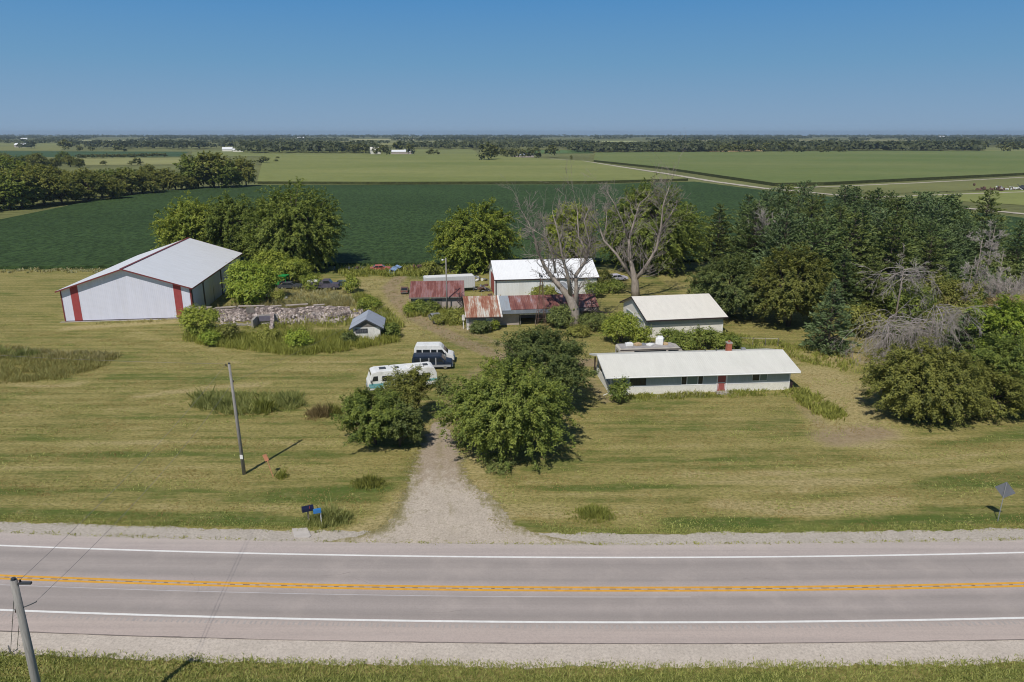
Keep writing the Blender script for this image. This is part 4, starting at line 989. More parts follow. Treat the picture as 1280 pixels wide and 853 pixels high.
# the ruined stone barn foundation
ru = empty('stone_ruin', (at2(275,412)[0], 112.9, 0), R(9.6), 'roofless ruined stone barn foundation with crumbling pinkish walls', 'ruin')
def rough_wall(name, x0, y0, x1, y1, h0, h1, th, seed, parent=ru, mat=MT['stone']):
    rng = np.random.default_rng(seed); L = math.hypot(x1-x0, y1-y0); n = max(3, int(L/.45)); ux, uy = (x1-x0)/L, (y1-y0)/L; nx, ny = -uy, ux
    nz_ = 6; vs = []; fs = []; base = np.convolve(rng.normal(-.12,.24,n+9), np.ones(5)/3, 'same')[4:4+n+1]
    for i in range(n+1):
        t = i/n; H_ = max(.25, h0+(h1-h0)*t+base[min(i,len(base)-1)])
        for side in (0, 1):
            for j in range(nz_+1):
                o = (th/2+rng.normal(0,.035))*(1 if side else -1); z = H_*j/nz_
                vs.append((x0+ux*L*t+nx*o, y0+uy*L*t+ny*o, z))
    k = 2*(nz_+1)
    for i in range(n):
        for j in range(nz_):
            a = i*k+j; fs += [(a, a+k, a+k+1, a+1)]; b = a+nz_+1; fs += [(b, b+1, b+k+1, b+k)]
        a = i*k+nz_; b = i*k+k-1; fs.append((a, a+k, b+k, b))
    for i in (0, n):
        o = i*k; q = tuple([o+j for j in range(nz_+1)]+[o+k-1-j for j in range(nz_+1)]); fs.append(q if i else q[::-1])
    mb = MB(); mb.add(vs, fs); return mb.build(name, mat, parent)
rough_wall('stone_wall', -6.9, 6.4, 19.4, 6.4, 1.75, 1.2, .55, 1)
cap_m = plain('pale_wall_cap', (.42,.36,.32), .9, .2, 1.2, dirt=(.28,.24,.2), dirt_amt=.6)
for a, b, z in ((-6.9,-3.4,1.72),(-2.9,.6,1.6),(.9,5.2,1.66),(6.1,8.0,1.5),(8.7,12.4,1.58),(13.3,15.2,1.42)):
    mb = MB(); mb.obox(((a+b)/2,6.4,z),(b-a,.5,.13),R(.6),0,R(1.2 if z > 1.6 else -1.5)); mb.build('wall_cap', cap_m, ru)
rough_wall('stone_wall', -6.6, 6.1, -5.9, .9, 1.9, 1.3, .55, 2)
rough_wall('stone_wall', 19.2, 6.1, 19.6, 2.6, 1.2, .4, .55, 3)
rough_wall('stone_wall', -2.4, -.6, 4.4, -.6, .75, .45, .4, 4, mat=MT['concrete'])
rough_wall('stone_wall', 4.6, -2.6, 4.9, .4, 1.5, 1.5, .4, 5, mat=MT['concrete'])
rough_wall('stone_wall', 7.9, -5.4, 7.4, .2, .35, 1.75, .55, 6)
rough_wall('stone_wall', 4.9, .3, 8.2, .3, 1.75, 1.65, .45, 7, mat=MT['concrete'])
mb = MB(); mb.box(5.3,-.12,.5,7.2,.04,1.35); mb.build('opening_board', plain('violet_grey_board', (.15,.14,.18), .8, .15, 2), ru)
for a in (-4.6, 2.2):
    mb = MB(); mb.box(a,6.05,.5,a+1.3,6.11,1.5); mb.build('blocked_window', MT['grey_wood'], ru)
def stones(name, n, region, seed, smin, smax, mat, parent=None, zmax=.5):
    rng = np.random.default_rng(seed); mb = MB()
    for i in range(n):
        x, y = region(rng); s = rng.uniform(smin, smax); z = rng.random()**2*zmax
        vs = []
        for a in range(5):
            an = a*1.257+rng.uniform(-.3,.3); r1 = s*rng.uniform(.7,1.1); vs.append((x+math.cos(an)*r1, y+math.sin(an)*r1*.8, z))
        for a in range(5):
            an = a*1.257+rng.uniform(-.3,.3); r1 = s*rng.uniform(.35,.8); vs.append((x+math.cos(an)*r1, y+math.sin(an)*r1*.8, z+s*rng.uniform(.7,1.2)))
        mb.add(vs, [(4,3,2,1,0),(5,6,7,8,9)]+[(a,(a+1)%5,5+(a+1)%5,5+a) for a in range(5)])
    return mb.build(name, mat, parent)
rub_mat = stone_mat('rubble_stone', (.30,.245,.225), (.56,.48,.44), (.30,.26,.235), .8)
tag(stones('rubble', 1100, lambda g: (g.uniform(-49,-28.5), 0) if False else (lambda x: (x, 116.0+(x+49)*.168+g.normal(0,1.1)))(g.uniform(-48.6,-25.6)), 11, .09, .27, rub_mat, None, .6),
    'pale fallen stone rubble heaped inside the ruined foundation', 'rubble', None, 'stuff')
tag(stones('rubble', 420, lambda g: (lambda x: (x, 113.6+(x+40)*.168+g.normal(0,.5)))(g.uniform(-38,-27.5)), 12, .08, .24, rub_mat, None, .5),
    'second band of broken stones in weeds before the ruin wall', 'rubble', None, 'stuff')

# ------------------------------------------------------------------ vehicles
def wheels(root, xs_, r, half, w=.22):
    for x in xs_:
        for sgn in (-1, 1):
            mb = MB(); mb.lathe([(r*.6,-w/2),(r*.92,-w/2),(r,-w*.35),(r,w*.35),(r*.92,w/2),(r*.6,w/2)], 18)
            mb.v = [(x+a, sgn*(half-w*.45)+c_, r+b) for a,b,c_ in mb.v]
            t_ = mb.build('wheel', MT['black'], root)
            mb = MB(); mb.lathe([(0.02,-w*.3),(r*.58,-w*.3),(r*.6,w*.56),(r*.3,w*.62),(0.02,w*.6)] if True else [], 14)
            mb.v = [(x+a, sgn*(half-w*.45)+c_*sgn, r+b) for a,b,c_ in mb.v]; mb.build('rim', MT['chrome'], t_)
def vehicle(name, label, loc, rz, prof, width, paint, sides, fronts, wheel_x, wr, cat, lower=None, taper=.06, zb=1.1, extra=None, lamps=None, bumper=None, mirrors=None, bevel=.05, group=None):
    """prof: (x,z) side outline; sides: glass panels (polygon in x,z) on both flanks; fronts: (x0,z0,x1,z1) sloping panes across"""
    root = empty(name, loc, rz, label, cat, group); hw = width/2; zt = max(z for x, z in prof)
    tp = lambda z: 1 - taper*max(0, (z-zb)/(zt-zb))
    mb = MB(); mb.prof(prof, -hw, hw, tp); body = mb.build('body', paint, root, bevel)
    for poly, mt, nm in sides:
        for sgn in (-1, 1):
            mb = MB(); n = len(poly); o = [(x, sgn*(hw*tp(z)+.012), z) for x, z in poly]; q = [(x, sgn*(hw*tp(z)-.02), z) for x, z in poly]
            mb.add(o+q, [tuple(range(n))[::sgn], tuple(range(2*n-1,n-1,-1))[::sgn]]+[(i,n+i,n+(i+1)%n,(i+1)%n)[::sgn] for i in range(n)]); mb.build(nm, mt, root)
    for (x0,z0,x1,z1), inset, nm in fronts:
        d = Vector((x1-x0,0,z1-z0)); nn = Vector((d.z,0,-d.x)).normalized()
        sg = 1 if x0 > 0 else -1; nn = nn if nn.x*sg > 0 else -nn; o = nn*.012
        a = hw*tp(z0)-inset; b = hw*tp(z1)-inset
        mb = MB(); mb.add([(x0+o.x,-a,z0+o.z),(x0+o.x,a,z0+o.z),(x1+o.x,b,z1+o.z),(x1+o.x,-b,z1+o.z)]+[(x0-o.x*2,-a,z0-o.z*2),(x0-o.x*2,a,z0-o.z*2),(x1-o.x*2,b,z1-o.z*2),(x1-o.x*2,-b,z1-o.z*2)],
            [(0,1,2,3),(7,6,5,4),(0,4,5,1),(1,5,6,2),(2,6,7,3),(3,7,4,0)]); mb.build(nm, MT['glass'], root)
    wheels(root, wheel_x, wr, hw)
    for x, z, y in (lamps or []):
        for sgn in (-1, 1):
            mb = MB(); mb.obox((x, sgn*y, z), (.06,.28,.18)); mb.build('headlight' if x > 0 else 'tail_light', MT['chrome'] if x > 0 else MT['red_paint'], root)
    for x, z, h in (bumper or []):
        mb = MB(); mb.obox((x,0,z), (.14,width*.96,h)); mb.build('bumper', MT['chrome'], root, .03)
    for x, z in (mirrors or []):
        for sgn in (-1, 1):
            mb = MB(); mb.obox((x, sgn*(hw+.14), z), (.1,.18,.28)); mb.tube([(x,sgn*hw*.96,z-.05),(x,sgn*(hw+.1),z-.05)], .02, 4); mb.build('mirror', MT['dark_grey'], root)
    return root
van_prof = [(-2.6,.42),(-2.65,.9),(-2.52,1.95),(-2.35,2.12),(1.0,2.12),(1.25,2.02),(1.85,1.32),(2.55,1.12),(2.68,.95),(2.68,.45),(2.1,.36),(-2.2,.36)]
def vwin(zl, zh): return [([(-2.3,zl),(-1.55,zl),(-1.55,zh),(-2.25,zh)], MT['glass'], 'window'), ([(-1.42,zl),(-.45,zl),(-.45,zh),(-1.42,zh)], MT['glass'], 'window'),
                          ([(-.3,zl),(.45,zl),(.45,zh),(-.3,zh)], MT['glass'], 'window'), ([(.6,zl),(1.65,zl-.02),(1.2,zh),(.6,zh)], MT['glass'], 'window')]
p = at2(540, 461)
bv = vehicle('parked_van', 'dark blue conversion van with silver lower body parked in front of white van', (p[0], p[1]+.5, 0), R(3), van_prof, 2.0, MT['car_blue'], vwin(1.22,1.82)+[
    ([(-2.62,.42),(2.5,.42),(2.5,.78),(-2.64,.78)], MT['car_silver'], 'side_trim'), ([(-1.56,.80),(-1.42,.80),(-1.42,1.9),(-1.56,1.9)], MT['car_silver'], 'door_pillar'), ([(-.44,.80),(-.30,.80),(-.30,1.9),(-.44,1.9)], MT['car_silver'], 'door_pillar'), ([(.46,.80),(.6,.80),(.6,1.9),(.46,1.9)], MT['car_silver'], 'door_pillar')],
    [((1.82,1.36,1.28,1.98),.14,'windscreen'),((-2.62,1.25,-2.53,1.85),.3,'rear_window')], (-1.55,1.75), .36, 'van', lamps=[(2.68,.85,.7),(-2.66,.9,.8)], bumper=[(2.7,.5,.2),(-2.68,.5,.2)], mirrors=[(1.5,1.35)])
bv.scale = (1,1,.86)
wprof = [(-2.6,.42),(-2.66,.95),(-2.56,2.1),(-2.3,2.52),(.8,2.52),(1.1,2.35),(1.3,2.1),(1.95,1.38),(2.62,1.15),(2.75,.95),(2.75,.45),(2.1,.36),(-2.2,.36)]
vehicle('parked_van', 'white high roofed van with dark side windows parked beyond dark blue van', (p[0]-.05, p[1]+3.2, 0), R(2), wprof, 2.05, MT['car_white'], vwin(1.3,1.95),
    [((1.92,1.42,1.36,2.04),.14,'windscreen'),((-2.64,1.3,-2.58,1.95),.3,'rear_window')], (-1.55,1.8), .37, 'van', lamps=[(2.74,.88,.7),(-2.67,.9,.8)], bumper=[(2.77,.5,.2),(-2.69,.5,.2)], mirrors=[(1.6,1.4)])
p = at2(506, 484)
mh_prof = [(-4.1,.45),(-4.2,.9),(-4.15,2.0),(-3.85,2.75),(-3.5,2.9),(3.2,2.9),(3.7,2.75),(4.05,1.6),(4.2,1.3),(4.2,.5),(3.9,.4),(-3.9,.4)]
mh = vehicle('motorhome', 'old white motorhome with teal side stripe half hidden behind shrub', (p[0]-.3, p[1]-.1, 0), R(197), mh_prof, 2.4, MT['car_white'], [
    ([(3.0,1.65),(3.72,1.65),(3.5,2.3),(3.0,2.3)], MT['glass'], 'window'), ([(1.3,1.55),(2.5,1.55),(2.5,2.25),(1.3,2.25)], MT['glass'], 'window'), ([(-.8,1.6),(.6,1.6),(.6,2.2),(-.8,2.2)], MT['glass'], 'window'),
    ([(-3.3,1.6),(-2.3,1.6),(-2.3,2.15),(-3.3,2.15)], MT['glass'], 'window'), ([(-4.1,1.0),(4.1,1.0),(4.1,1.3),(-4.12,1.3)], MT['teal'], 'side_stripe'), ([(2.2,.72),(3.9,.72),(4.1,.96),(2.2,.96)], MT['teal'], 'side_stripe')],
    [((4.0,1.65,3.74,2.6),.12,'windscreen'),((-4.13,1.6,-4.08,2.1),.5,'rear_window')], (-2.4,2.8), .4, 'motorhome', taper=.04, lamps=[(4.2,.95,.85),(-4.2,.95,.9)], bumper=[(4.22,.55,.2),(-4.2,.55,.2)], mirrors=[(3.85,1.7)], bevel=.09)
mh.scale = (1,1,.92)
for (x, y, a, b, h) in ((2.3,0,.8,.7,.1),(.6,.2,.5,.5,.12),(-1.2,0,1.0,.7,.26),(-2.9,.1,.6,.6,.12)):
    mb = MB(); mb.box(x-a/2,y-b/2,2.9,x+a/2,y+b/2,2.9+h); mb.build('roof_unit', MT['white_trim'] if h > .2 else MT['dark_grey'], mh, .03)

# camper trailer behind the house, seen over the roof
p = at2(813, 440)
cam_r = empty('camper_trailer', (18.4, 92.3, 0), R(6), 'beige camper trailer with junk on its roof parked behind the house', 'camper')
cp = [(-4.4,.6),(-4.4,2.55),(-4.2,2.72),(3.2,2.72),(4.0,2.5),(4.4,1.9),(4.3,.6)]
mb = MB(); mb.prof(cp, -1.2, 1.2); mb.build('body', plain('beige_camper_side', (.50,.46,.40), .6, .08, 2, dirt=(.3,.27,.22), dirt_amt=.4), cam_r, .06)
mb = MB(); mb.box(-4.15,-1.14,2.723,3.15,1.14,2.75); mb.build('roof', plain('grey_roof_coating', (.36,.34,.33), .9, .2, 2, dirt=(.2,.18,.16), dirt_amt=.5), cam_r)
for a, b in ((-2.4,1.9),(2.2,3.6)):
    mb = MB(); mb.box(a,-1.215,2.05,b,-1.19,2.4); mb.build('window', MT['glass'], cam_r)
mb = MB(); mb.box(-4.3,-1.212,2.45,3.9,-1.19,2.56); mb.build('side_stripe', MT['dark_trim'], cam_r)
mb = MB(); mb.box(-4.42,-.5,1.6,-4.395,.4,2.2); mb.build('end_window', MT['glass'], cam_r)
wheels(cam_r, (-.6,.4), .35, 1.15)
for i, (x, y, a, b, h, m_) in enumerate(((-2.8,.1,1.0,.7,.45,'car_white'),(-1.6,.2,.9,.7,.35,'pale_wood'),(.1,.0,.9,.8,.25,'car_white'),(1.5,.4,.8,1.0,1.1,'car_white'),(2.2,.1,.7,.6,.3,'pale_wood'),(-.8,.3,.7,.6,.2,'steel'))):
    mb = MB(); mb.obox((0,0,h*.4),(a,b,h*.8)); mb.obox((a*.1,0,h*.85),(a*.6,b*.7,h*.3),.3)
    tag(mb.build('roof_bundle', MT[m_], None, .05, cam_r.matrix_world @ Vector((x,y,2.76)) if False else (18.4+x*math.cos(R(6))-y*math.sin(R(6)), 92.3+x*math.sin(R(6))+y*math.cos(R(6)), 2.752), R(6+20*i)),
        ['white tarped bundle at the left end of the camper roof','tan wooden scraps beside the white bundle on camper roof','flat white box in the middle of the camper roof','tall white cabinet standing on the camper roof','tan box right of the cabinet on camper roof','grey metal piece lying low on camper roof'][i], 'junk', 'junk on the camper roof')

# travel trailer behind the maroon shed
p = at2(566, 366)
tt = empty('travel_trailer', (-12.2, 139.6, 0), R(13), 'long silver white box trailer parked behind the maroon shed', 'trailer')
mb = MB(); mb.prof([(-5.2,.7),(-5.2,2.9),(-5.0,3.05),(4.6,3.05),(4.8,2.9),(4.8,.7)], -1.2, 1.2); mb.build('body', ribbed('silver_trailer_skin', (.55,.57,.58), .4, 'X', dirt=(.4,.38,.34), dirt_amt=.3), tt, .05)
mb = MB(); mb.box(4.802,-.5,1.5,4.83,.2,1.85); mb.build('end_window', MT['dark_grey'], tt)
mb = MB(); mb.box(-5.0,-1.16,3.053,4.5,1.16,3.075); mb.build('roof', MT['white_trim'], tt)
mb = MB(); mb.box(4.7,-1.1,.5,5.0,1.1,.69); mb.build('bumper', MT['dark_grey'], tt)
mb = MB(); mb.tube([(-5.2,0,.6),(-6.6,0,.55)], .06, 6); mb.build('tow_bar', MT['dark_grey'], tt)
wheels(tt, (1.2,2.2), .36, 1.15)

# derelict cars and machinery around the yard
car_prof = [(-2.3,.35),(-2.35,.85),(-1.75,.95),(-1.15,1.4),(.35,1.42),(1.05,.95),(2.2,.82),(2.3,.4),(1.8,.3),(-1.8,.3)]
car_side = [([(-1.55,.95),(-.45,.95),(-.45,1.32),(-1.1,1.32)], MT['glass'], 'window'), ([(-.35,.95),(.85,.95),(.3,1.32),(-.35,1.32)], MT['glass'], 'window')]
car_front = [((1.0,.98,.4,1.38),.15,'windscreen'),((-1.7,.98,-1.2,1.36),.15,'rear_window')]
def car(label, q, rz, paint, s=1.0, dz=0):
    p = at2(*q); v = vehicle('derelict_car', label, (p[0], p[1], dz), rz, car_prof, 1.75, paint, car_side, car_front, (-1.4,1.4), .32, 'car', lamps=[(2.28,.62,.6),(-2.34,.7,.6)], bumper=[(2.3,.45,.14),(-2.34,.45,.14)], bevel=.06)
    v.scale = (s,s,s); return v
car('faded red car in the weeds at the edge of bean field', (476,339), R(10), MT['red_car'])
bt = car('small blue and white car tipped nose up by the bean field', (494,340), R(60), plain('blue_white_paint',(.18,.27,.42),.4,.6,1.2), .8); bt.rotation_euler = (R(15), R(-22), R(60))
car('silver grey car sunk in weeds before the maroon shed', (545,402), R(-70), plain('dull_silver_paint', (.22,.22,.22), .4, .8, 1.5), .9)
car('pale lilac car parked in brush right of the workshop', (771,351), R(20), plain('pale_lilac_paint', (.55,.53,.62), .4, .15, 2))
car('dark grey car under the tree beside the green tractor', (363,361), R(5), MT['dark_grey'])
car('dark hatchback half hidden in grass beside long dark truck', (430,358), R(12), plain('green_black_paint', (.06,.09,.09), .4, .2, 2), .85)
car('small rusty car left of the maroon shed wall', (506,366), R(95), MT['rusty'], .8)
p = at2(405, 362)
tk = [(-3.2,.5),(-3.2,1.65),(-.2,1.7),(.0,2.05),(1.2,2.05),(1.7,1.35),(3.0,1.2),(3.1,.5)]
vehicle('old_truck', 'long dark purple grey truck with white cap parked in tall grass', (p[0],p[1],0), R(5), tk, 2.0, plain('purple_grey_paint', (.10,.09,.12), .5, .25, 2), [([(.1,1.4),(1.5,1.4),(1.15,1.92),(.15,1.92)], MT['glass'], 'window')],
        [((1.68,1.4,1.24,1.98),.12,'windscreen')], (-2.1,2.1), .4, 'truck', lamps=[(3.08,.9,.7)], bumper=[(3.1,.6,.2)])
mb = MB(); mb.obox((0,0,.13),(2.3,1.7,.26)); mb.build('lid', MT['car_white']) if False else None
wc = MB(); wc.prof([(-1.1,0),(-.9,.35),(.9,.35),(1.1,0)], -.85, .85); tag(wc.build('truck_cap', MT['car_white'], None, .05, (p[0]-2.0,p[1]-.2,1.69), R(5)), 'white fibreglass cap lying on the dark truck bed', 'truck cap')
p = at2(351, 360)
tr = empty('tractor', (p[0],p[1],0), R(170), 'bright green tractor with roll cage cab parked under the trees', 'tractor')
mb = MB(); mb.prof([(-.3,.7),(-.3,1.3),(2.0,1.25),(2.2,.95),(2.1,.6)], -.4, .4); mb.build('bonnet', MT['green_paint'], tr, .06)
mb = MB()
for x in (-1.5,-.2):
    for y in (-.7,.7): mb.tube([(x,y,.8),(x,y,2.5)], .06, 5)
mb.box(-1.7,-.85,2.5,0,.85,2.65); mb.build('cab', MT['green_paint'], tr)
mb = MB(); mb.box(-1.45,-.66,1.0,-.25,.66,1.35); mb.build('seat', MT['black'], tr)
for x, r_, y in ((-1.0,.8,.95),(1.6,.45,.75)):
    for sg in (-1,1):
        mb = MB(); mb.cyl((x,sg*y,r_), r_, .35, 'Y', 18); w_ = mb.build('wheel', MT['black'], tr)
        mb = MB(); mb.cyl((x,sg*(y+.03),r_), r_*.5, .36, 'Y', 12); mb.build('rim', plain('yellow_rim',(.5,.38,.05)), w_)
# heaps of scrap: each a thing
def scrap(label, q, n, seed, mats, sp=1.2, smax=.9, name='scrap_heap', cat='scrap heap', hz=.8):
    rng = np.random.default_rng(seed); p = at2(*q); root = empty(name, (p[0],p[1],0), 0, label, cat)
    for k, m_ in enumerate(mats):
        mb = MB()
        for i in range(n):
            x, y = rng.normal(0, sp), rng.normal(0, sp*.6); z = abs(rng.normal(0, hz*.5))+.1
            kind = rng.integers(0, 3); s = rng.uniform(.3, 1)*smax
            if kind == 0: mb.obox((x,y,z), (s, s*rng.uniform(.3,.9), s*rng.uniform(.1,.6)), rng.uniform(0,3), rng.normal(0,.3), rng.normal(0,.3))
            elif kind == 1: mb.tube([(x,y,z*.5),(x+rng.normal(0,s),y+rng.normal(0,s),z+rng.uniform(0,s))], .06*smax, 5)
            else: mb.cyl((x,y,z), s*.4, s*.3, 'XYZ'[int(rng.integers(0,3))], 10)
        mb.build(['panels','pipes','barrels','boards'][k % 4], MT[m_], root)
    return root
scrap('heap of white and grey scrap under the bright green bush', (337,372), 8, 1, ['car_white','steel','dark_grey'], 1.6, 1.2)
scrap('jumble of dark and rusty scrap behind the orange roof', (607,364), 7, 2, ['dark_grey','rusty','steel'], 1.4, 1.2)
scrap('stack of tan lumber and buckets at the workshop corner', (617,374), 6, 3, ['pale_wood','car_white','rusty'], .9, 1.0)
scrap('rusty brown iron heap beyond the weedy sapling', (524,337), 9, 4, ['rusty','dark_trim'], 1.8, 1.4)
scrap('low dark scrap along the field edge under the big tree', (442,338), 9, 5, ['steel','dark_grey','rusty'], 2.2, 1.0)
scrap('grey scrap strewn in brush behind the lilac car', (752,352), 7, 6, ['steel','dark_trim'], 1.5, 1.0)
scrap('pale rubbish pile behind the box trailer end', (598,350), 6, 7, ['car_white','steel','dark_grey'], 1.2, 1.0)
scrap('red scrap beside ruin wall near the pump house', (462,410), 5, 8, ['red_paint','red_car'], .45, 1.1, hz=1.2)
scrap('small dark machine parts left of the dark car', (333,360), 7, 9, ['dark_grey','black'], 1.2, 1.0)
p = at2(691, 372)
dish = empty('satellite_dish', (9.3, 131.2, 0), R(-20), 'big grey satellite dish standing before the workshop wall', 'satellite dish')
mb = MB(); pr = [(1.3*t, .5*t*t) for t in (0.02,.3,.55,.8,1.0)]; mb.lathe(pr+[(r_, z+.03) for r_, z in pr[::-1]], 20)
mm = Matrix.Rotation(R(55),4,'X'); mb.v = [tuple(mm @ Vector(v)+Vector((0,0,2.3))) for v in mb.v]; mb.build('dish', MT['steel'], dish, smooth=True)
mb = MB(); mb.tube([(0,.1,0),(0,.1,2.2)], .07, 6); mb.build('post', MT['steel'], dish)

# ------------------------------------------------------------------ poles, signs and small things
def wire(mb, a, b, sag, r=.009, n=14):
    a, b = Vector(a), Vector(b); pts = [a.lerp(b, i/n) - Vector((0,0,4*sag*(i/n)*(1-i/n))) for i in range(n+1)]; mb.tube(pts, r, 4)
pa = at2(305.5, 593); lean = Vector((-.25, 0, 10.6))
pole_a = empty('utility_pole', (pa[0], pa[1], 0), 0, 'tall grey wooden utility pole standing alone on the mown lawn', 'utility pole')
mb = MB(); mb.tube([(0,0,-.3),(lean.x*.5,0,5.3),tuple(lean)], [.17,.145,.11], 10); mb.build('pole', MT['pole_wood'], pole_a, smooth=True)
def pole_top(root, top, side=1):
    mb = MB(); mb.cyl((top.x, top.y, top.z+.05), .10, .12, n=8); mb.build('pole_cap', MT['dark_grey'], root)
    mb = MB(); mb.cyl((top.x-.28*side, top.y, top.z-.1), .05, .22, n=8); mb.tube([(top.x,top.y,top.z-.2),(top.x-.28*side,top.y,top.z-.2)], .03, 5); mb.build('insulator', MT['dark_trim'], root)
    mb = MB(); mb.cyl((top.x+.2*side, top.y, top.z-1.6), .05, .16, n=8); mb.tube([(top.x,top.y,top.z-1.65),(top.x+.2*side,top.y,top.z-1.65)], .025, 5); mb.build('insulator', MT['dark_trim'], root)
pole_top(pole_a, lean)
mb = MB(); mb.box(-.16,-.19,1.6,.1,-.16,2.0); mb.build('tag_plate', MT['car_white'], pole_a)
pbx, pby = -22.4, 28.1
topb = Vector((0, 0, 10.7))
pole_b = empty('utility_pole', (pbx, pby, 0), 0, 'leaning grey utility pole with guy wires on near road verge', 'utility pole')
mb = MB(); mb.tube([(0,0,-.3),(topb.x*.5,0,topb.z*.5),tuple(topb)], [.20,.185,.15], 10); mb.build('pole', MT['pole_wood'], pole_b, smooth=True)
pole_top(pole_b, topb, -1)
mb = MB(); mb.tube([(topb.x,0,topb.z-1.5),(topb.x+.45,.1,topb.z-1.35),(topb.x+.75,.1,topb.z-1.2)], .025, 5); mb.obox((topb.x+.5,.0,topb.z-.15),(.55,.12,.1)); mb.build('bracket', MT['dark_grey'], pole_b)
mb = MB(); gx, gy = at2(13, 818); mb.tube([tuple(topb-Vector((0,0,.3))), (gx-pbx, gy-pby, 0)], .016, 4)
gx2, gy2 = at2(21, 816); mb.tube([tuple(topb-Vector((0,0,1.6))), (gx2-pbx, gy2-pby, 0)], .016, 4)
mb.tube([(gx-pbx-.02, gy-pby+.02, 0), (gx-pbx-.02, gy-pby+.02, .6)], .04, 5); mb.build('guy_wire', MT['wire'], pole_b)
A1 = Vector((pa[0],pa[1],0))+lean; B1 = Vector((pbx,pby,0))+topb
mb = MB(); wire(mb, B1+Vector((.28,0,.0)), A1+Vector((-.28,0,0)), .55); tag(mb.build('power_line', MT['wire']), 'upper power line crossing the road between the two utility poles', 'power line')
mb = MB(); wire(mb, B1+Vector((.6,.1,-1.3)), A1+Vector((.2,0,-1.6)), .75); tag(mb.build('power_line', MT['wire']), 'lower cable crossing the road between the two utility poles', 'power line')
mb = MB(); wire(mb, A1+Vector((-.28,0,0)), (-95, 78, 9.6), .9, .010); tag(mb.build('power_line', MT['wire']), 'thin line running level leftwards from lone lawn pole top', 'power line')
mb = MB(); wire(mb, A1+Vector((.2,0,-1.6)), (-11.3+.1,122.2,8.9), 1.2, .008); tag(mb.build('power_line', MT['wire']), 'thin service cable from the lawn pole to the yard light pole', 'power line')
yl = empty('light_pole', (*at2(559, 391), 0), 0, 'slender grey yard light pole in front of the maroon shed', 'light pole')
mb = MB(); mb.tube([(0,0,-.2),(0,0,9.6)], [.15,.10], 8); mb.build('pole', MT['pole_wood'], yl, smooth=True)
mb = MB(); mb.tube([(0,0,9.2),(-.2,-.1,9.35),(-.5,-.2,9.35)], .03, 5); mb.build('arm', MT['steel'], yl)
mb = MB(); mb.lathe([(.05,.12),(.2,0),(.16,-.16),(.05,-.2)], 10, (-.55,-.2,9.3)); mb.build('lamp', MT['car_white'], yl)
# small lattice windmill mast
wmx, wmy = at2(676, 410)
wm = empty('windmill_tower', (wmx, wmy, 0), R(12), 'thin rusty steel lattice windmill tower before the low barn', 'tower')
mb = MB(); H_ = 8.3
cs_ = [(-.75,-.75),(.75,-.75),(.75,.75),(-.75,.75)]
for a, b in cs_: mb.tube([(a,b,0),(a*.12,b*.12,H_)], .045, 4)
for k in range(1, 6):
    f = 1-.88*k/6; z = H_*k/6
    for i in range(4):
        a, b = cs_[i], cs_[(i+1)%4]; mb.tube([(a[0]*f,a[1]*f,z),(b[0]*f,b[1]*f,z)], .025, 3); f2 = 1-.88*(k-1)/6
        mb.tube([(a[0]*f2,a[1]*f2,z-H_/6),(b[0]*f,b[1]*f,z)], .015, 3)
mb.build('lattice', MT['rusty'], wm)
mb = MB(); mb.cyl((0,-.15,H_+.1),.16,.4,'Y',8); mb.box(-.05,0,H_,.05,1.0,H_+.12); mb.add([(0,.8,H_-.2),(0,1.5,H_-.3),(0,1.5,H_+.5),(0,.8,H_+.3)],[(0,1,2,3)]); mb.build('head', MT['dark_grey'], wm)
# road sign seen from behind
sx, sy = at2(1247, 652)
sg = empty('road_sign', (sx, sy, 0), R(-50), 'grey back of diamond road sign on a metal post by the gravel', 'sign')
mb = MB(); mb.tube([(0,0,-.2),(.06,0,3.45)], .035, 6); mb.build('post', MT['steel'], sg)
mb = MB(); q = .72
mb.add([(.05+a*q, .05, 2.8+b*q) for a,b in ((0,-1),(1,0),(0,1),(-1,0))]+[(.05+a*q, .065, 2.8+b*q) for a,b in ((0,-1),(1,0),(0,1),(-1,0))],[(0,1,2,3),(7,6,5,4),(0,4,5,1),(1,5,6,2),(2,6,7,3),(3,7,4,0)]); mb.build('sign_plate', MT['sign_back'], sg)
# orange leaning marker
ox, oy = at2(342, 597)
om = empty('marker_post', (ox, oy, 0), 0, 'leaning faded orange marker stake on the lawn by the pole shadow', 'marker post')
mb = MB(); mb.tube([(0,0,-.1),(-.55,.35,1.5)], .035, 5); mb.build('stake', MT['orange'], om)
mb = MB(); mb.obox((-.68,.42,1.75),(.38,.03,.65),0,0,R(-20)); mb.build('marker_plate', MT['orange'], om)
# mailbox, paper tube, concrete slab
mx_, my_ = at2(386, 653)
mbx = empty('mailbox', (mx_, my_, 0), R(25), 'black rural mailbox on a short post beside the gravel shoulder', 'mailbox')
mb = MB(); mb.prof([(-.22,0),(-.22,.25),(-.15,.38),(0,.43),(.15,.38),(.22,.25),(.22,0)], -.45, .45); mb.v = [(y*1.0, x*1.0, z+1.05) for x,y,z in mb.v]; mb.build('box', MT['navy'], mbx, .01)
mb = MB(); mb.box(-.05,-.05,0,.05,.05,1.04); mb.build('post', MT['grey_wood'], mbx)
mb = MB(); mb.box(.1,-.235,1.3,.14,-.222,1.55); mb.build('flag', MT['red_paint'], mbx)
nx2, ny2 = at2(402, 657)
pt = empty('paper_tube', (nx2, ny2, 0), R(20), 'blue newspaper tube on a thin pale post beside the mailbox', 'paper tube')
mb = MB(); mb.box(-.03,-.03,0,.03,.03,1.2); mb.build('post', MT['white_trim'], pt)
mb = MB(); mb.prof([(-.16,0),(-.16,.28),(.16,.28),(.16,0),(.12,0),(.12,.24),(-.12,.24),(-.12,0)], -.3, .3); mb.v = [(y-.25, x, z+1.2) for x,y,z in mb.v]; mb.build('tube', MT['blue'], pt)
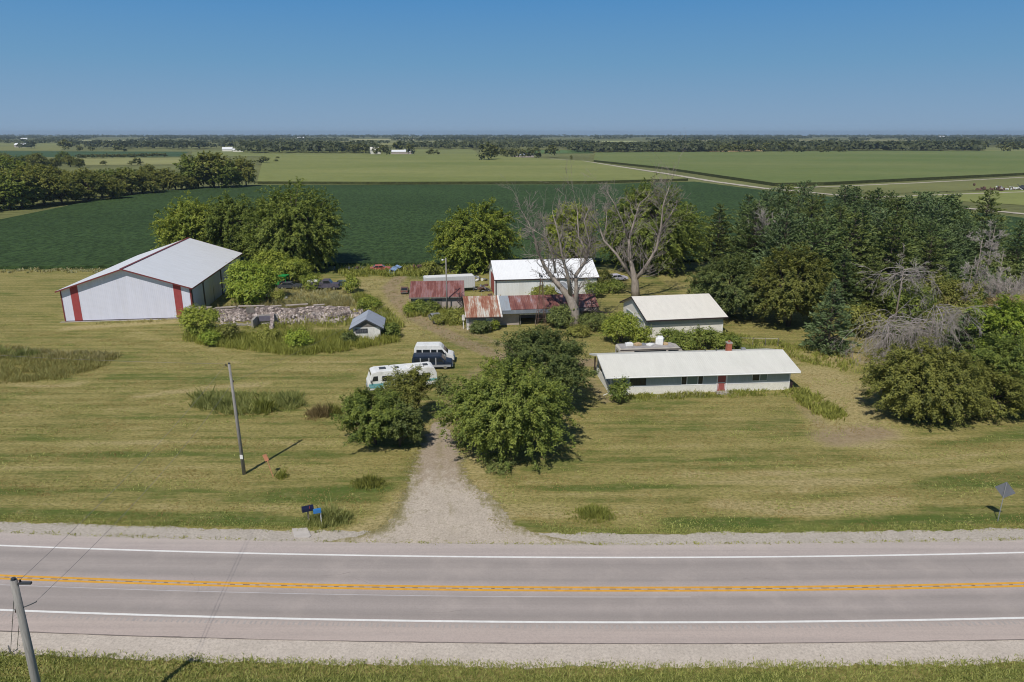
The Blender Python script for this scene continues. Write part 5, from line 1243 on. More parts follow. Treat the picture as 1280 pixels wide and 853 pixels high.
ca = px((365,662),(384,661),(389,671),(386,673),(368,673))
mb = MB(); mb.prism(ca, .0, .10); tag(mb.build('concrete_slab', plain('pale_slab', (.50,.46,.42), .9, .1, 2), None, .02), 'small pale broken concrete slab below the mailbox', 'slab')
# wire fence behind the house
fr = empty('wire_fence', (*at2(925,432), 0), 0, 'low pale post and rail fence behind the house roof', 'fence')
f0, f1 = Vector((*at2(925,432),0)), Vector((*at2(972,433),0))
for k in range(4):
    q = f0.lerp(f1, k/3)-f0; mb = MB(); mb.tube([tuple(q),(q.x,q.y,1.25)], .05, 5); mb.build('post', MT['grey_wood'], fr)
mb = MB(); mb.tube([(0,0,1.15),tuple(f1-f0+Vector((0,0,1.15)))], .035, 4); mb.build('rail', plain('pale_rail',(.5,.46,.38)), fr)

# ------------------------------------------------------------------ trees and plants of the farmyard
def tl(q): x, y = at2(*q); return (x, y, 0)
bough_tree('fruit_tree', 'large spreading green tree in front, right of the gravel driveway', tl((639,563)), 9.6, 14.4, 11, 'leaf_mid', 58, 13, 7, 15, .125, droop=.26, zlow=-.75)
bough_tree('shade_tree', 'darker upright tree right behind the large driveway tree', tl((678,508)), 9.7, 10.8, 12, 'leaf_dark', 44, 12, 7, 14, .13, droop=.1, zlow=-.75)
bough_tree('driveway_bush', 'dense glossy green bush on the left edge of the driveway', tl((469,556)), 6.2, 7.6, 13, 'leaf_mid', 30, 11, 7, 14, .12, cat='bush', part='foliage', droop=.12, zlow=-.7, sl=.6)
bough_tree('driveway_bush', 'dark rounded bush touching the driveway gravel edge', tl((500,558)), 4.8, 5.0, 113, 'leaf_dark', 20, 10, 6, 13, .11, cat='bush', part='foliage', droop=.08, zlow=-.5, sl=.55)
bough_tree('driveway_bush', 'dull olive bush hiding the middle of the motorhome', tl((512,527)), 6.6, 5.4, 14, 'leaf_olive', 22, 10, 6, 13, .11, cat='bush', part='foliage', droop=.05, zlow=-.4, sl=.6)
bush('small_bush', 'thin dark bush at the tail end of the motorhome', tl((553,494)), 2.6, 1.8, 15, 'leaf_dark', 50, 22, .12, .4)
bush('sapling', 'small light sapling at the top of the driveway beside big tree', tl((618,470)), 2.6, 3.0, 16, 'leaf_bright', 60, 22, .13, .45)
bush('low_shrub', 'low grey green shrub at the foot of the large driveway tree', tl((625,586)), 1.3, 2.8, 17, 'leaf_dark', 60, 22, .1, .3)

def pl(base, pts):
    """limb through picture points standing in the plane of the foot, with depth offsets"""
    o = []
    for (x, y, dy, r) in pts:
        u = (x-640)/FOC; v = (426.5-y)/FOC; Yp = base[1]+dy; t = Yp/(_c+v*_s)
        o.append((u*t-base[0], dy, CAM_H+(-_s+v*_c)*t, r*.92))
    return o
z8 = lambda x, y, dy, r: (620+x/4.264, 220+y/4.264, dy, r)
b1 = at2(719, 410)
limb_tree('dead_tree', 'tall bare dead tree with hollow trunk before the long low barn', (b1[0], b1[1], 0), [
    [(0,0,-.2,1.05)] + pl(b1, [z8(418,760,0,1.05), z8(412,700,0,.92), z8(404,675,0,.78), z8(385,640,.1,.62), z8(345,595,.3,.48), z8(300,540,.55,.36)]),
    pl(b1, [z8(345,595,.3,.5), z8(318,565,.45,.42), z8(262,490,.8,.32), z8(222,400,.6,.22), z8(195,290,.2,.13), z8(135,185,-.4,.05)]),
    pl(b1, [z8(398,655,.1,.42), z8(385,540,-.9,.28), z8(355,440,-1.6,.22), z8(335,320,-2.0,.14), z8(300,190,-2.4,.05)]),
    pl(b1, [z8(425,690,0,.5), z8(428,590,.5,.36), z8(425,530,1.0,.33), z8(470,465,1.6,.28), z8(492,430,1.8,.2), z8(440,320,2.2,.15), z8(432,170,2.6,.05)]),
    pl(b1, [z8(480,450,1.6,.2), z8(500,360,1.2,.13), z8(470,240,.8,.09), z8(500,160,.4,.04)]),
    pl(b1, [z8(318,520,.6,.2), z8(300,420,1.6,.14), z8(262,320,2.4,.10), z8(250,230,3.0,.04)]),
    pl(b1, [z8(355,440,-1.6,.14), z8(300,400,-2.6,.10), z8(270,330,-3.4,.07), z8(150,260,-4.2,.03)]),
    ], 21, .8, depth=2, sub=(5,8), subL=.20)
b2 = at2(795, 373)
limb_tree('dead_tree', 'tall pale dead tree with spreading bare limbs behind the cream garage', (b2[0], b2[1], 0), [
    [(0,0,-.2,.85)] + pl(b2, [z8(742,600,0,.85), z8(741,560,0,.72), z8(728,500,.1,.5), z8(716,450,.2,.42)]),
    pl(b2, [z8(722,480,.15,.46), z8(715,450,.2,.42), z8(708,340,.4,.30), z8(735,250,.8,.22), z8(765,150,1.2,.12), z8(825,95,1.6,.05)]),
    pl(b2, [z8(742,555,0,.45), z8(795,490,-.5,.36), z8(855,390,-1.0,.28), z8(880,270,-1.4,.22), z8(890,160,-1.8,.12), z8(925,55,-2.0,.05)]),
    pl(b2, [z8(735,560,.2,.35), z8(640,415,1.5,.26), z8(575,345,2.2,.2), z8(545,260,2.6,.14), z8(500,190,2.6,.05)]),
    pl(b2, [z8(708,340,.4,.22), z8(672,240,-.8,.15), z8(632,150,-1.6,.10), z8(585,75,-2.2,.04)]),
    pl(b2, [z8(880,280,-1.4,.16), z8(930,210,-2.4,.12), z8(965,150,-3.2,.05)]),
    pl(b2, [z8(575,345,2.2,.14), z8(590,240,3.2,.1), z8(585,140,4.0,.04)]),
    ], 22, .7, depth=2, sub=(5,8), subL=.20)

bough_tree('broad_tree', 'broad mid green tree touching the far corner of machine shed roof', tl((247,332)), 16.5, 17, 31, 'leaf_bright', 56, 13, 7, 17, .2, droop=.16, zlow=-1, sl=1.4)
bough_tree('broad_tree', 'leafy tree between the shed roof tree and the largest tree', tl((297,333)), 17, 16, 32, 'leaf_mid', 56, 13, 7, 17, .2, droop=.16, zlow=-1, sl=1.4)
bough_tree('broad_tree', 'largest round dark green tree by bean field behind the junk cars', tl((372,337)), 20, 23, 33, 'leaf_mid', 86, 13, 7, 19, .21, droop=.2, zlow=-1, sl=1.6, base=.0)
bough_tree('broad_tree', 'bright clumpy tree standing alone behind the box trailer', tl((597,337)), 15.5, 20, 34, 'leaf_bright', 64, 14, 7, 20, .2, droop=.2, zlow=-1, sl=1.4, spread=.2, base=.0)
bough_tree('broad_tree', 'narrow green tree seen through the bare limbs behind workshop roof', tl((714,337)), 16, 12, 35, 'leaf_bright', 48, 13, 7, 18, .2, droop=.15, zlow=-1, sl=1.3, base=.0)
bough_tree('broad_tree', 'massive rounded tree behind the pale dead tree', tl((812,338)), 20.5, 25, 36, 'leaf_mid', 92, 13, 7, 19, .21, droop=.2, zlow=-1, sl=1.6, base=.0)
bl = [
 ('scrubby weeds grown over the silver grey car', (551,405), 1.8, 2.6, 'weed_green', 70, .12, .4),
 ('bright leafy bush against the side wall of the machine shed', (317,376), 8.2, 8.6, 'leaf_lime', 420, .22, .75),
 ('lower light bush in front of the machine shed side', (312,384), 4.6, 6.0, 'leaf_lime', 220, .19, .6),
 ('rounded light green bush above the green tractor', (363,354), 5.6, 8.5, 'leaf_bright', 330, .2, .65),
 ('mid green bush between two light bushes under the big trees', (338,350), 7.2, 7.0, 'leaf_bright', 300, .2, .7),
 ('large bush at the near corner of the machine shed', (252,420), 4.6, 5.2, 'leaf_bright', 260, .16, .55),
 ('small bright bush in front of the ruin left end', (263,432), 2.2, 2.6, 'leaf_lime', 90, .13, .4),
 ('shrub with dead stems at the left end of ruin', (283,424), 2.6, 3.6, 'leaf_olive', 110, .13, .45),
 ('round bright bush beside the stone ramp of the ruin', (374,436), 2.7, 3.6, 'leaf_lime', 150, .14, .45),
 ('low bush in weeds left of the stone ramp', (336,428), 2.0, 3.0, 'weed_green', 90, .13, .4),
 ('dark bush hugging the left wall of the pump house', (437,430), 2.0, 2.0, 'leaf_dark', 70, .12, .35),
 ('leafy bush against the right wall of the pump house', (489,423), 2.4, 2.2, 'leaf_mid', 90, .12, .4),
 ('small round tree standing on the grass behind the pump house', (440,366), 3.4, 2.8, 'leaf_bright', 100, .15, .45),
 ('low green bush behind the pump house roof', (462,388), 2.4, 3.8, 'leaf_bright', 120, .15, .45),
 ('bush in grass behind the ruin beside the white scrap', (348,380), 2.6, 2.4, 'weed_green', 80, .13, .4),
 ('bush before the long dark truck', (391,362), 3.0, 4.2, 'leaf_bright', 120, .15, .5),
 ('dark vine bush on the front wall of maroon shed', (532,391), 2.4, 4.2, 'leaf_mid', 150, .14, .45),
 ('light bush at left corner of the maroon shed', (514,392), 2.2, 2.0, 'leaf_bright', 70, .13, .4),
 ('weedy bush between maroon shed and orange roof', (573,404), 2.5, 3.2, 'weed_green', 110, .13, .45),
 ('square vine covered bush under the orange rusted eave', (600,416), 2.1, 2.9, 'leaf_dark', 190, .12, .4),
 ('climbing bush by the white door of the low barn', (619,413), 1.6, 1.2, 'leaf_bright', 50, .11, .3),
 ('dark round bush at the foot of the hollow dead tree', (702,409), 4.0, 4.4, 'leaf_dark', 240, .15, .5),
 ('bush right of the hollow dead trunk', (742,412), 2.8, 4.6, 'leaf_dark', 190, .14, .5),
 ('low bush in front of the hollow dead trunk', (722,420), 1.8, 3.4, 'leaf_olive', 100, .13, .4),
 ('bright tall bush at the left wall of the garage', (775,428), 5.4, 4.8, 'leaf_bright', 300, .15, .55),
 ('light bush at front corner of the garage', (800,432), 3.0, 2.8, 'leaf_bright', 110, .13, .45),
 ('small shrub growing against left end of the house front', (773,503), 2.9, 2.0, 'leaf_mid', 120, .11, .35),
 ('weedy sapling on the grass by the bean field', (537,344), 3.6, 3.4, 'weed_green', 90, .17, .5),
 ('green shrub growing against the workshop front wall', (683,373), 2.6, 6.0, 'weed_green', 140, .16, .5),
 ('dark scrub beside the right end of workshop', (752,358), 3.8, 5.0, 'leaf_olive', 150, .16, .55),
 ('green scrub in front of the lilac car', (765,366), 2.4, 4.4, 'leaf_mid', 110, .14, .45),
 ('grey green bush above the workshop right corner', (742,372), 3.4, 3.4, 'leaf_mid', 90, .15, .5),
]
for i, (lab, q, h, w, m_, n, lf, cr) in enumerate(bl):
    bush('bush', lab, tl(q), h, w, 200+i, m_, n, 26, lf, cr)
# hedge behind the camper
for i, (x, y, h, w, lab) in enumerate(((838,436,3.2,3.6,'leafy hedge bush directly behind the tall cabinet on camper roof'),(858,437,2.9,3.2,'second hedge bush from the camper cabinet'),(878,436,3.3,3.6,'hedge bush left of the brick chimney'),(899,436,2.7,3.0,'hedge bush just behind the brick chimney'),(914,435,2.0,2.2,'smallest hedge bush right of the brick chimney'))):
    bush('hedge_bush', lab, tl((x,y)), h, w, 260+i, 'leaf_mid', 150, 26, .13, .45, group='hedge behind the camper')
# right hand shrubs and grove edge
bough_tree('grove_shrub', 'very wide olive green shrub nearest the road at the grove corner', tl((1150,520)), 8.6, 13.6, 41, 'leaf_olive', 60, 13, 7, 15, .13, wy=11.5, cat='bush', part='foliage', droop=.22, zlow=-.85)
bough_tree('grove_shrub', 'large green shrub at the frame edge beside the wide olive shrub', tl((1254,508)), 9.0, 11, 42, 'leaf_mid', 50, 13, 7, 14, .14, wy=10, cat='bush', part='foliage', droop=.18, zlow=-.85)
bough_tree('grove_shrub', 'smaller dark shrub low in front of the frame edge shrub', tl((1238,520)), 5.4, 8.4, 43, 'leaf_olive', 30, 11, 6, 14, .125, cat='bush', part='foliage', droop=.15, zlow=-.8)
bough_tree('grove_tree', 'bright yellow green tree above the frame edge shrub', tl((1262,462)), 10, 12.5, 44, 'leaf_lime', 40, 12, 7, 13, .18, droop=.15, zlow=-.7, sl=.9)
bough_tree('grove_tree', 'dark rounded broadleaf tree right behind the garage', tl((908,396)), 10.6, 15, 45, 'leaf_dark', 56, 12, 6, 13, .18, droop=.2, zlow=-.85, sl=.9)
bough_tree('grove_tree', 'taller olive broadleaf tree between the garage tree and the spruce', tl((985,408)), 13.4, 13, 46, 'leaf_olive', 56, 12, 6, 13, .18, droop=.16, zlow=-.85, sl=.9)
conifer('spruce_tree', 'blue green spruce standing at the lawn corner behind the house end', tl((1034,438)), 10.6, 9.0, 47, 'needle_blue', None, 24, 9, 13, .30, .15, .02, .9)
conifer('spruce_tree', 'small grey green spruce beside the bright grove tree', tl((1200,455)), 7.6, 6.0, 48, 'needle_blue', None, 20, 8, 11, .28, .15, .02, .8)
conifer('spruce_tree', 'dark spruce at the frame edge above the dead sticks', tl((1262,358)), 13.5, 12, 49, 'needle_dark', None, 26, 9, 13, .42, .25, .05, .8)
cons = [(895,330,'needle_olive',14,11,'olive pine at the left end of the conifer grove'),(930,322,'needle_dark',15.5,11,'dark pine just right of the olive pine'),(968,310,'needle_blue',17,12,'tall blue green pine at the left back of the grove')]
for i, (x, y, m_, h, w, lab) in enumerate(cons): conifer('pine_tree', lab, tl((x,y)), h, w, 60+i, m_, None, 24, 8, 12, .5, .3, .08, .62, up=.28)
protos = [conifer('grove_conifer', 'conifer standing inside the dense dark evergreen grove', (0,0,0), 15, w_, 70+i, m_, 'conifers of the evergreen grove', 26, 8, 13, .48, rg, .03, shp, up=u_)
          for i, (m_, rg, shp, u_, w_) in enumerate((('needle_dark',.24,.72,.16,10.8),('needle_blue',.32,.60,.34,11.5),('needle_olive',.28,.62,.2,11.5),('needle_dark',.30,.58,.32,11.5)))]
rng = random.Random(5); used = [False]*4; spots = []
quad = [at2(930,345), at2(1015,392), at2(1090,405), at2(1170,372), at2(1235,352), at2(1225,316), at2(1140,306), at2(1040,296), at2(960,306)]
lo = (min(p[0] for p in quad), min(p[1] for p in quad)); hi = (max(p[0] for p in quad), max(p[1] for p in quad))
tries = 0
while len(spots) < 78 and tries < 9000:
    tries += 1; x, y = rng.uniform(lo[0], hi[0]), rng.uniform(lo[1], hi[1])
    if in_poly(np.array([x]), np.array([y]), quad)[0] and all(math.hypot(x-a, y-b) > 4.7 for a, b in spots): spots.append((x, y))
for (x, y) in spots:
    k = rng.choice((0,1,1,1,2,3,3)) if y > 135 else rng.choice((0,2,3,2,3)); o = protos[k]
    if used[k]: o = copy_tree(o)
    used[k] = True; s = rng.uniform(.78, 1.12) * (1.0 if y > 125 else .82)
    o.location = (x, y, 0); o.rotation_euler = (0, 0, rng.uniform(0, 6.28)); o.scale = (s*rng.uniform(.9,1.1), s*rng.uniform(.9,1.1), s)
for i, (x, y, h, w, m_, lab) in enumerate(((1075,418,5,7,'leaf_olive','low olive undergrowth tree between spruce and dead brush'),(1132,400,6,8,'leaf_mid','green undergrowth tree poking through the dead conifer branches'),(1185,392,6.5,8,'leaf_olive','olive undergrowth tree behind the wide dead conifer'),
        (1220,372,6,9,'needle_dark','dark undergrowth tree among the bare sticks'),(1245,360,7,9,'needle_olive','olive undergrowth tree below the frame edge spruce'),(1195,420,5,7,'leaf_olive','low olive tree between dead conifer and bright grove tree'),(1126,440,4.2,5,'needle_olive','green shrub growing up through the left dead brush'),(1176,442,5.0,4.6,'leaf_mid','green shrub growing up through the wide dead conifer'))):
    bush('grove_undergrowth', lab, tl((x,y)), h, w, 130+i, m_, 260, 26, .2, .75, low=-.8)
for i, (x, yb, h, w, lab) in enumerate(((1127,318,15.5,6.5,'slender tall tree rising highest at the back of the grove'),(1164,322,15.5,6.0,'slender tree right of the highest slender tree'),(1187,325,15.5,7.5,'rightmost slender tree topping the evergreen grove'))):
    tree('slender_tree', lab, tl((x,yb)), h, w, 90+i, 'needle_dark', 260, 28, .3, .8, base=.15, nl=9)
# dead wood at the grove edge
def dead_brush(name, label, q, seed, h, spread_, n, cat='dead tree', up0=.35, up=.0, L=6.5, r=.10, zc=.5):
    r *= .62; n = int(n*1.35)
    rng = np.random.default_rng(seed); p = at2(*q); root = empty(name, (p[0],p[1],0), 0, label, cat)
    tb = MB(); q_ = min(1, L/6.5); tb.tube([(0,0,-.1),(.1,0,h*.5),(.2,.1,h)], [.2*q_,.14*q_,.03], 7); tb.build('trunk', MT['dead_bark'], root, smooth=True)
    mb = MB()
    for i in range(n):
        a = rng.uniform(0, 6.28); z = h*(zc+(1-zc)*rng.random()); d = Vector((math.cos(a), math.sin(a), up0+rng.normal(0,.25))).normalized()
        grow(mb, rng, Vector((0.1,0,z)), d, L*rng.uniform(.6,1.1)*spread_, r*rng.uniform(.5,1), 3, .5, up, 6, .16, (3,5), .016, .55)
    mb.build('branches', MT['dead_brush'], root); return root
dead_brush('dead_spruce', 'grey drooping dead conifer sprawling above the wide olive shrub', (1158,448), 301, 7.6, 1.15, 22, up=-.75, up0=.25)
dead_brush('dead_spruce', 'grey dead brush pile leaning left toward the blue green spruce', (1104,446), 302, 5.8, 1.25, 22, up=-.7, up0=.2)
dead_brush('dead_spruce', 'pale dead tree top poking out of the dark conifers', (1118,405), 303, 9.5, .7, 14, up=-.3, up0=.2, zc=.6)
dead_brush('dead_sapling', 'grey bare tree between the garage tree and the dark pine', (955,338), 304, 9.5, .85, 20, up=.5, up0=.7, zc=.3, L=5)
for i, (x, y, h, lab) in enumerate(((1212,385,13,'tall thin dead stick tree left in the dead thicket'),(1226,376,14,'tallest bare stick in the dead thicket'),(1240,388,10.5,'short bare stick at the right of dead thicket'),(1203,398,9,'thin bare stick beside the wide dead conifer'))):
    dead_brush('dead_sapling', lab, (x,y), 310+i, h, .5, 16, up=.2, up0=.4, zc=.25, L=3.4, r=.05)
dead_brush('dead_thicket', 'low reddish grey dead thicket under the frame edge spruce', (1255,392), 320, 4.5, .8, 24, up=.2, up0=.5, zc=.1, L=5)
bush('dead_shrub', 'brownish grey dying shrub behind the bright grove tree', tl((1262,410)), 5, 7, 321, 'leaf_brown', 260, 24, .16, .6)

MT['dark_limb'] = plain('dark_fallen_limb', (.055,.042,.045), .9, .3, 3)
def fallen(label, q, z, seed, n, L):
    g = np.random.default_rng(seed); root = empty('fallen_limb', (*at2(*q), 0), 0, label, 'fallen limb'); mb = MB()
    for i in range(n):
        grow(mb, g, Vector((g.normal(0,.5), g.normal(0,.4), z*g.uniform(.1,.9))), Vector((g.normal(0,1), g.normal(0,.6), g.normal(.5,.5))).normalized(), L*g.uniform(.6,1.1), .09, 2, .6, 0, 5, .22, (2,3), .025)
    mb.build('branches', MT['dark_limb'], root); return root
fallen('dark fallen limb draped over right end of long low barn', (742,405), 3.0, 71, 9, 2.6)
fallen('dark branch leaning on the right end of maroon shed', (574,392), 2.4, 72, 6, 2.0)
# weeds and rough grass
weeds('tall_weeds', 'brown patch of unmown tall grass on the left lawn', [(-60,446),(0,447),(60,446),(150,446),(112,466),(70,476),(0,480),(-60,482)], 0.6, 'weed_brown', 1, 16, 7, .03, .3, .4)
weeds('tall_weeds', 'green rim of tall grass on top of the brown unmown patch', [(-60,436),(0,435),(60,440),(152,444),(128,454),(60,449),(-60,450)], 0.7, 'weed_straw', 2, 14, 7, .03, .3, .4)
for i, (x, y, h, w, lab) in enumerate(((4,446,1.8,3.4,'green weed clump at left frame edge of unmown patch'),(28,448,1.6,3.2,'weed clump next to the one at the frame edge'),(-14,440,2.4,3,'dark weed clump touching the left frame edge'),(44,446,1.2,2.2,'small right weed clump on the unmown patch'))):
    grass_clump('weed_clump', lab, (x,y), h, w, 400+i, 'weed_blue', 160)
weeds('reed_patch', 'blue green oval of tall weeds behind the lone utility pole', [(240,497),(285,493),(330,496),(375,494),(372,512),(330,516),(290,520),(250,512)], 0.8, 'weed_blue', 3, 20, 9, .03, .25, .4)
for i, (x, y, h, w, m_, lab) in enumerate(((258,508,1.9,2.6,'weed_blue','weed clump at left end of the oval weed patch'),(282,512,1.7,2.4,'weed_blue','weed clump just left of the lone pole base line'),(330,514,1.7,2.6,'weed_green','yellow flecked weed clump in the oval patch'),(362,507,2.0,2.6,'weed_blue','weed clump at right end of the oval patch'),
        (400,520,1.7,2.2,'leaf_brown','brown dry weed clump right of the oval patch'),(416,518,1.3,1.6,'leaf_olive','small reddish weed tuft at the far right of oval patch'))):
    grass_clump('weed_clump', lab, (x,y), h*1.1, w*1.1, 420+i, m_, 170)
weeds('ruin_weeds', 'dense green weeds growing all along the front of the ruin', [(228,425),(270,418),(330,422),(380,420),(440,418),(500,408),(497,428),(440,438),(400,444),(350,444),(290,436),(245,430)], 1.0, 'weed_green', 4, 16, 8, .035, .25, .3)
weeds('ruin_weeds', 'yellowish weeds filling the inside of the roofless ruin', [(300,412),(400,402),(440,398),(440,408),(345,418)], 1.0, 'weed_green', 5, 2.5, 8, .03, .3, .4)
weeds('ruin_weeds', 'weeds climbing behind and over the broken stone wall', [(268,389),(330,384),(435,378),(442,384),(350,391),(280,395)], 1.5, 'weed_straw', 17, 3.5, 8, .03, .3, .4)
weeds('edge_grass', 'strip of tall grass between the yard and the bean field', [(-200,338.5),(230,336),(230,341),(-200,343)], .6, 'weed_straw', 6, .8, 7, .12, .3)
weeds('edge_grass', 'rough green grass along the field edge behind the junk', [(420,336),(545,335),(560,342),(545,346),(430,347)], 1.0, 'weed_green', 7, 2.5, 7, .09, .3)
weeds('yard_weeds', 'patchy weeds behind the ruin up to the parked junk', [(330,372),(345,362),(420,362),(450,372),(475,388),(500,400),(470,405),(445,385),(400,381)], .7, 'weed_straw', 8, 2.5)
weeds('yard_weeds', 'green weeds spreading behind the pump house', [(440,372),(455,370),(490,396),(505,408),(488,416),(470,398)], 1.1, 'weed_green', 9, 7)
weeds('yard_weeds', 'weeds against the maroon shed and the light pole', [(505,388),(585,386),(588,408),(560,408),(540,396),(510,398)], .9, 'weed_green', 10, 6)
weeds('foundation_weeds', 'straggly weeds along the foot of the house front wall', [(783,494),(880,491),(1000,485),(1012,490),(1000,494),(880,498),(790,502)], .42, 'weed_green', 11, 10, 7, .04)
weeds('foundation_weeds', 'brown dead stalks along the foot of house front', [(795,495),(925,490),(925,496),(800,500)], .6, 'weed_straw', 12, 3, 6, .035)
weeds('ditch_weeds', 'green weedy strip sloping away from right end of house', [(990,492),(1005,490),(1035,505),(1058,520),(1048,528),(1020,520),(995,503)], .8, 'weed_green', 13, 11, 7, .05)
weeds('barn_weeds', 'small weeds along base of the machine shed gable', [(120,404),(242,398),(243,401),(120,407)], .35, 'weed_straw', 14, 5, 6, .03)
weeds('grove_weeds', 'shaded undergrowth grass at the edge of the grove', [(870,410),(960,425),(1060,445),(1090,470),(1075,470),(1000,452),(930,432)], .6, 'weed_green', 15, 3)
weeds('lawn_tufts', 'loose clumps of longer grass on the far lawn', [(430,350),(560,345),(600,420),(640,440),(560,440),(480,400)], .22, 'weed_straw', 16, 2.5, 6, .03)
grass_clump('weed_clump', 'pale grey green weed clump behind the mailbox', (411,651), 1.5*1.1, 3.2, 440, 'weed_blue', int(70*3.2))
grass_clump('weed_clump', 'brownish low weed clump left of the driveway', (462,606), 1.0*1.1, 2.6, 441, 'leaf_olive', int(70*2.6))
grass_clump('weed_clump', 'dry weed clump on verge right of the driveway', (742,645), .9*1.1, 3.2, 442, 'weed_green', int(70*3.2))
grass_clump('weed_clump', 'tiny weed tuft at the foot of the orange marker', (352,597), .8*1.1, .9, 443, 'weed_green', int(70*.9))
# longer tufts left by the mower, straw and green
def lawn_tufts(label, y0, y1, n, seed, mat, h, thr):
    g = np.random.default_rng(seed); y = g.uniform(y0, y1, n*3); x = g.uniform(-.78, .78, n*3)*(y*.96+9)
    f = np.sin(x*.21+seed)*np.sin(y*.9+x*.05+seed*2)+.7*np.sin(x*.6+seed*3)*np.sin(y*1.7)+g.normal(0,.45,len(x))
    ok = f > thr; hs = bean_keep(x, y); q = np.stack([x, y], 1)[ok & hs][:n]
    o = link('lawn_grass', tufts('lawn_grass', q, h, None, seed, 6, .03, .3, .9), MT[mat]); tag(o, label, 'grass', None, 'stuff')
def bean_keep(x, y):
    k = np.ones(len(x), bool)
    for i in range(len(x)):
        ry = road_y(x[i])
        if y[i] < ry+7.4: k[i] = False
    k &= ~in_poly(x, y, px((425,690),(500,632),(520,570),(542,528),(562,528),(585,600),(640,640),(720,690)))
    k &= ~((np.abs(x-22.5) < 12.5) & (np.abs(y-85-.09*(x-22)) < 5.5)) & ~((x > -78) & (x < -52) & (y > 113)) & ~((x > 18) & (x < 34) & (y > 101) & (y < 117))
    return k
lawn_tufts('loose straw coloured cut grass lying over the mown lawn', 48, 118, 15000, 61, 'lawn_straw', .10, .35)
lawn_tufts('greener tufts of grass standing in the mown lawn', 48, 125, 13000, 62, 'verge_grass', .13, .5)
# roadside grass
rg_ = np.random.default_rng(9); n = 9000
xs2 = rg_.uniform(-48, 48, n); of = -7.25 - np.abs(rg_.normal(0, 2.0, n)); P2 = np.array([road_pt(a, b) for a, b in zip(xs2, of)])
o = link('verge_grass', tufts('verge_grass', P2, .2, None, 51, 8, .02, .2, .6), MT['verge_grass']); tag(o, 'green roadside grass along the near edge of the gravel', 'grass', None, 'stuff')
n = 2600; xs2 = rg_.uniform(-60, 60, n); of = 7.2 + np.abs(rg_.normal(0, .5, n)); P2 = np.array([road_pt(a, b) for a, b in zip(xs2, of) if not (-15 < a < 3)])
o = link('verge_grass', tufts('verge_grass', P2, .14, None, 52, 8, .022, .2, .6), MT['verge_grass']); tag(o, 'short roadside grass along the far edge of the gravel', 'grass', None, 'stuff')
n = 420; xs2 = rg_.uniform(-50, 50, n); P2 = np.array([road_pt(a, 5.6+abs(rg_.normal(0,.12))) for a in xs2])
o = link('crack_weeds', tufts('crack_weeds', P2, .12, None, 53, 6, .03, .12, .6), MT['weed_green']); tag(o, 'tiny weeds growing along the pavement edge', 'weeds', None, 'stuff')
dl = along(px((455,671),(486,654),(500,632),(508,610),(514,590),(522,565)), 260, .25, 54); dr_ = along(px((640,667),(620,652),(624,634),(606,622),(590,612),(581,598),(577,575)), 260, .4, 55)
o = link('driveway_grass', tufts('driveway_grass', np.concatenate([dl, dr_]), .13, None, 55, 7, .022, .2, .6), MT['weed_straw']); tag(o, 'ragged grass fringing both edges of the gravel driveway', 'grass', None, 'stuff')

# ------------------------------------------------------------------ trees and farms beyond the yard
MT['leaf_field'] = leaf_mat('leaf_field', (.036,.052,.016), (.135,.145,.04))
fproto = [bough_tree('field_tree', 'broadleaf tree in the hedgerow beside the bean field', (0,0,0), 14, 14.5, 500+i, 'leaf_field' if i else 'leaf_mid', 34, 10, 5, 9, .36, None, 'tree', 'hedgerow trees beside the bean field', droop=.12, zlow=-.9, sl=1.4) for i in range(4)]
rng = random.Random(8); used = [0]*4
def put(k, q, h, sx=1.0, group=None, label=None, name=None):
    o = fproto[k]
    if used[k]: o = copy_tree(o)
    used[k] = 1; x, y = q; o.location = (x, y, 0); s = h/14
    o.scale = (s*sx, s*sx, s); o.rotation_euler = (0,0,rng.uniform(0,6.28))
    if group: o['group'] = group
    if label: o['label'] = label
    return o
for k in range(4): put(k, at2(14+k*14, 262-k*2), 16, 1.15)
for x, y, h in ((-12,262,15),(34,250,15),(78,256,11),(95,250,13),(112,252,12),(128,247,12),(142,250,10),(150,243,12),(165,244,12),(178,241,11),(190,243,10),(205,239,12),(220,239,9),(60,244,15),(10,246,17),(-30,255,17),(85,240,11),(110,238,12),(135,236,11),(160,234,10),(185,233,11),(-60,268,15),(-90,272,15),(236,238,7)):
    put(rng.randrange(4), at2(x, y), h*rng.uniform(1.0,1.2), rng.uniform(1.05,1.4))
for x, y, h, lab in ((248,236,20,'big cottonwood at the end of the hedgerow'),(268,236,21,'tallest cottonwood beyond the far bean field corner'),(283,236,17,'cottonwood with dark base right of the tallest one')):
    put(2 if x == 268 else 0, at2(x, y), h, 1.15, 'cottonwoods at the bean field corner', lab)
put(3, at2(308,234), 18, .8, 'cottonwoods at the bean field corner', 'thin leaning tree standing right of the cottonwoods')
G2 = 'trees along the far left creek'
for x, y, h in ((10,214,14),(25,211,12),(48,213,15),(70,212,10),(88,209,11),(80,205,13),(100,210,9),(35,206,10),(5,203,11)): put(rng.randrange(4), at2(x,y), h, 1.1, G2, 'hazy tree behind the left hedgerow')
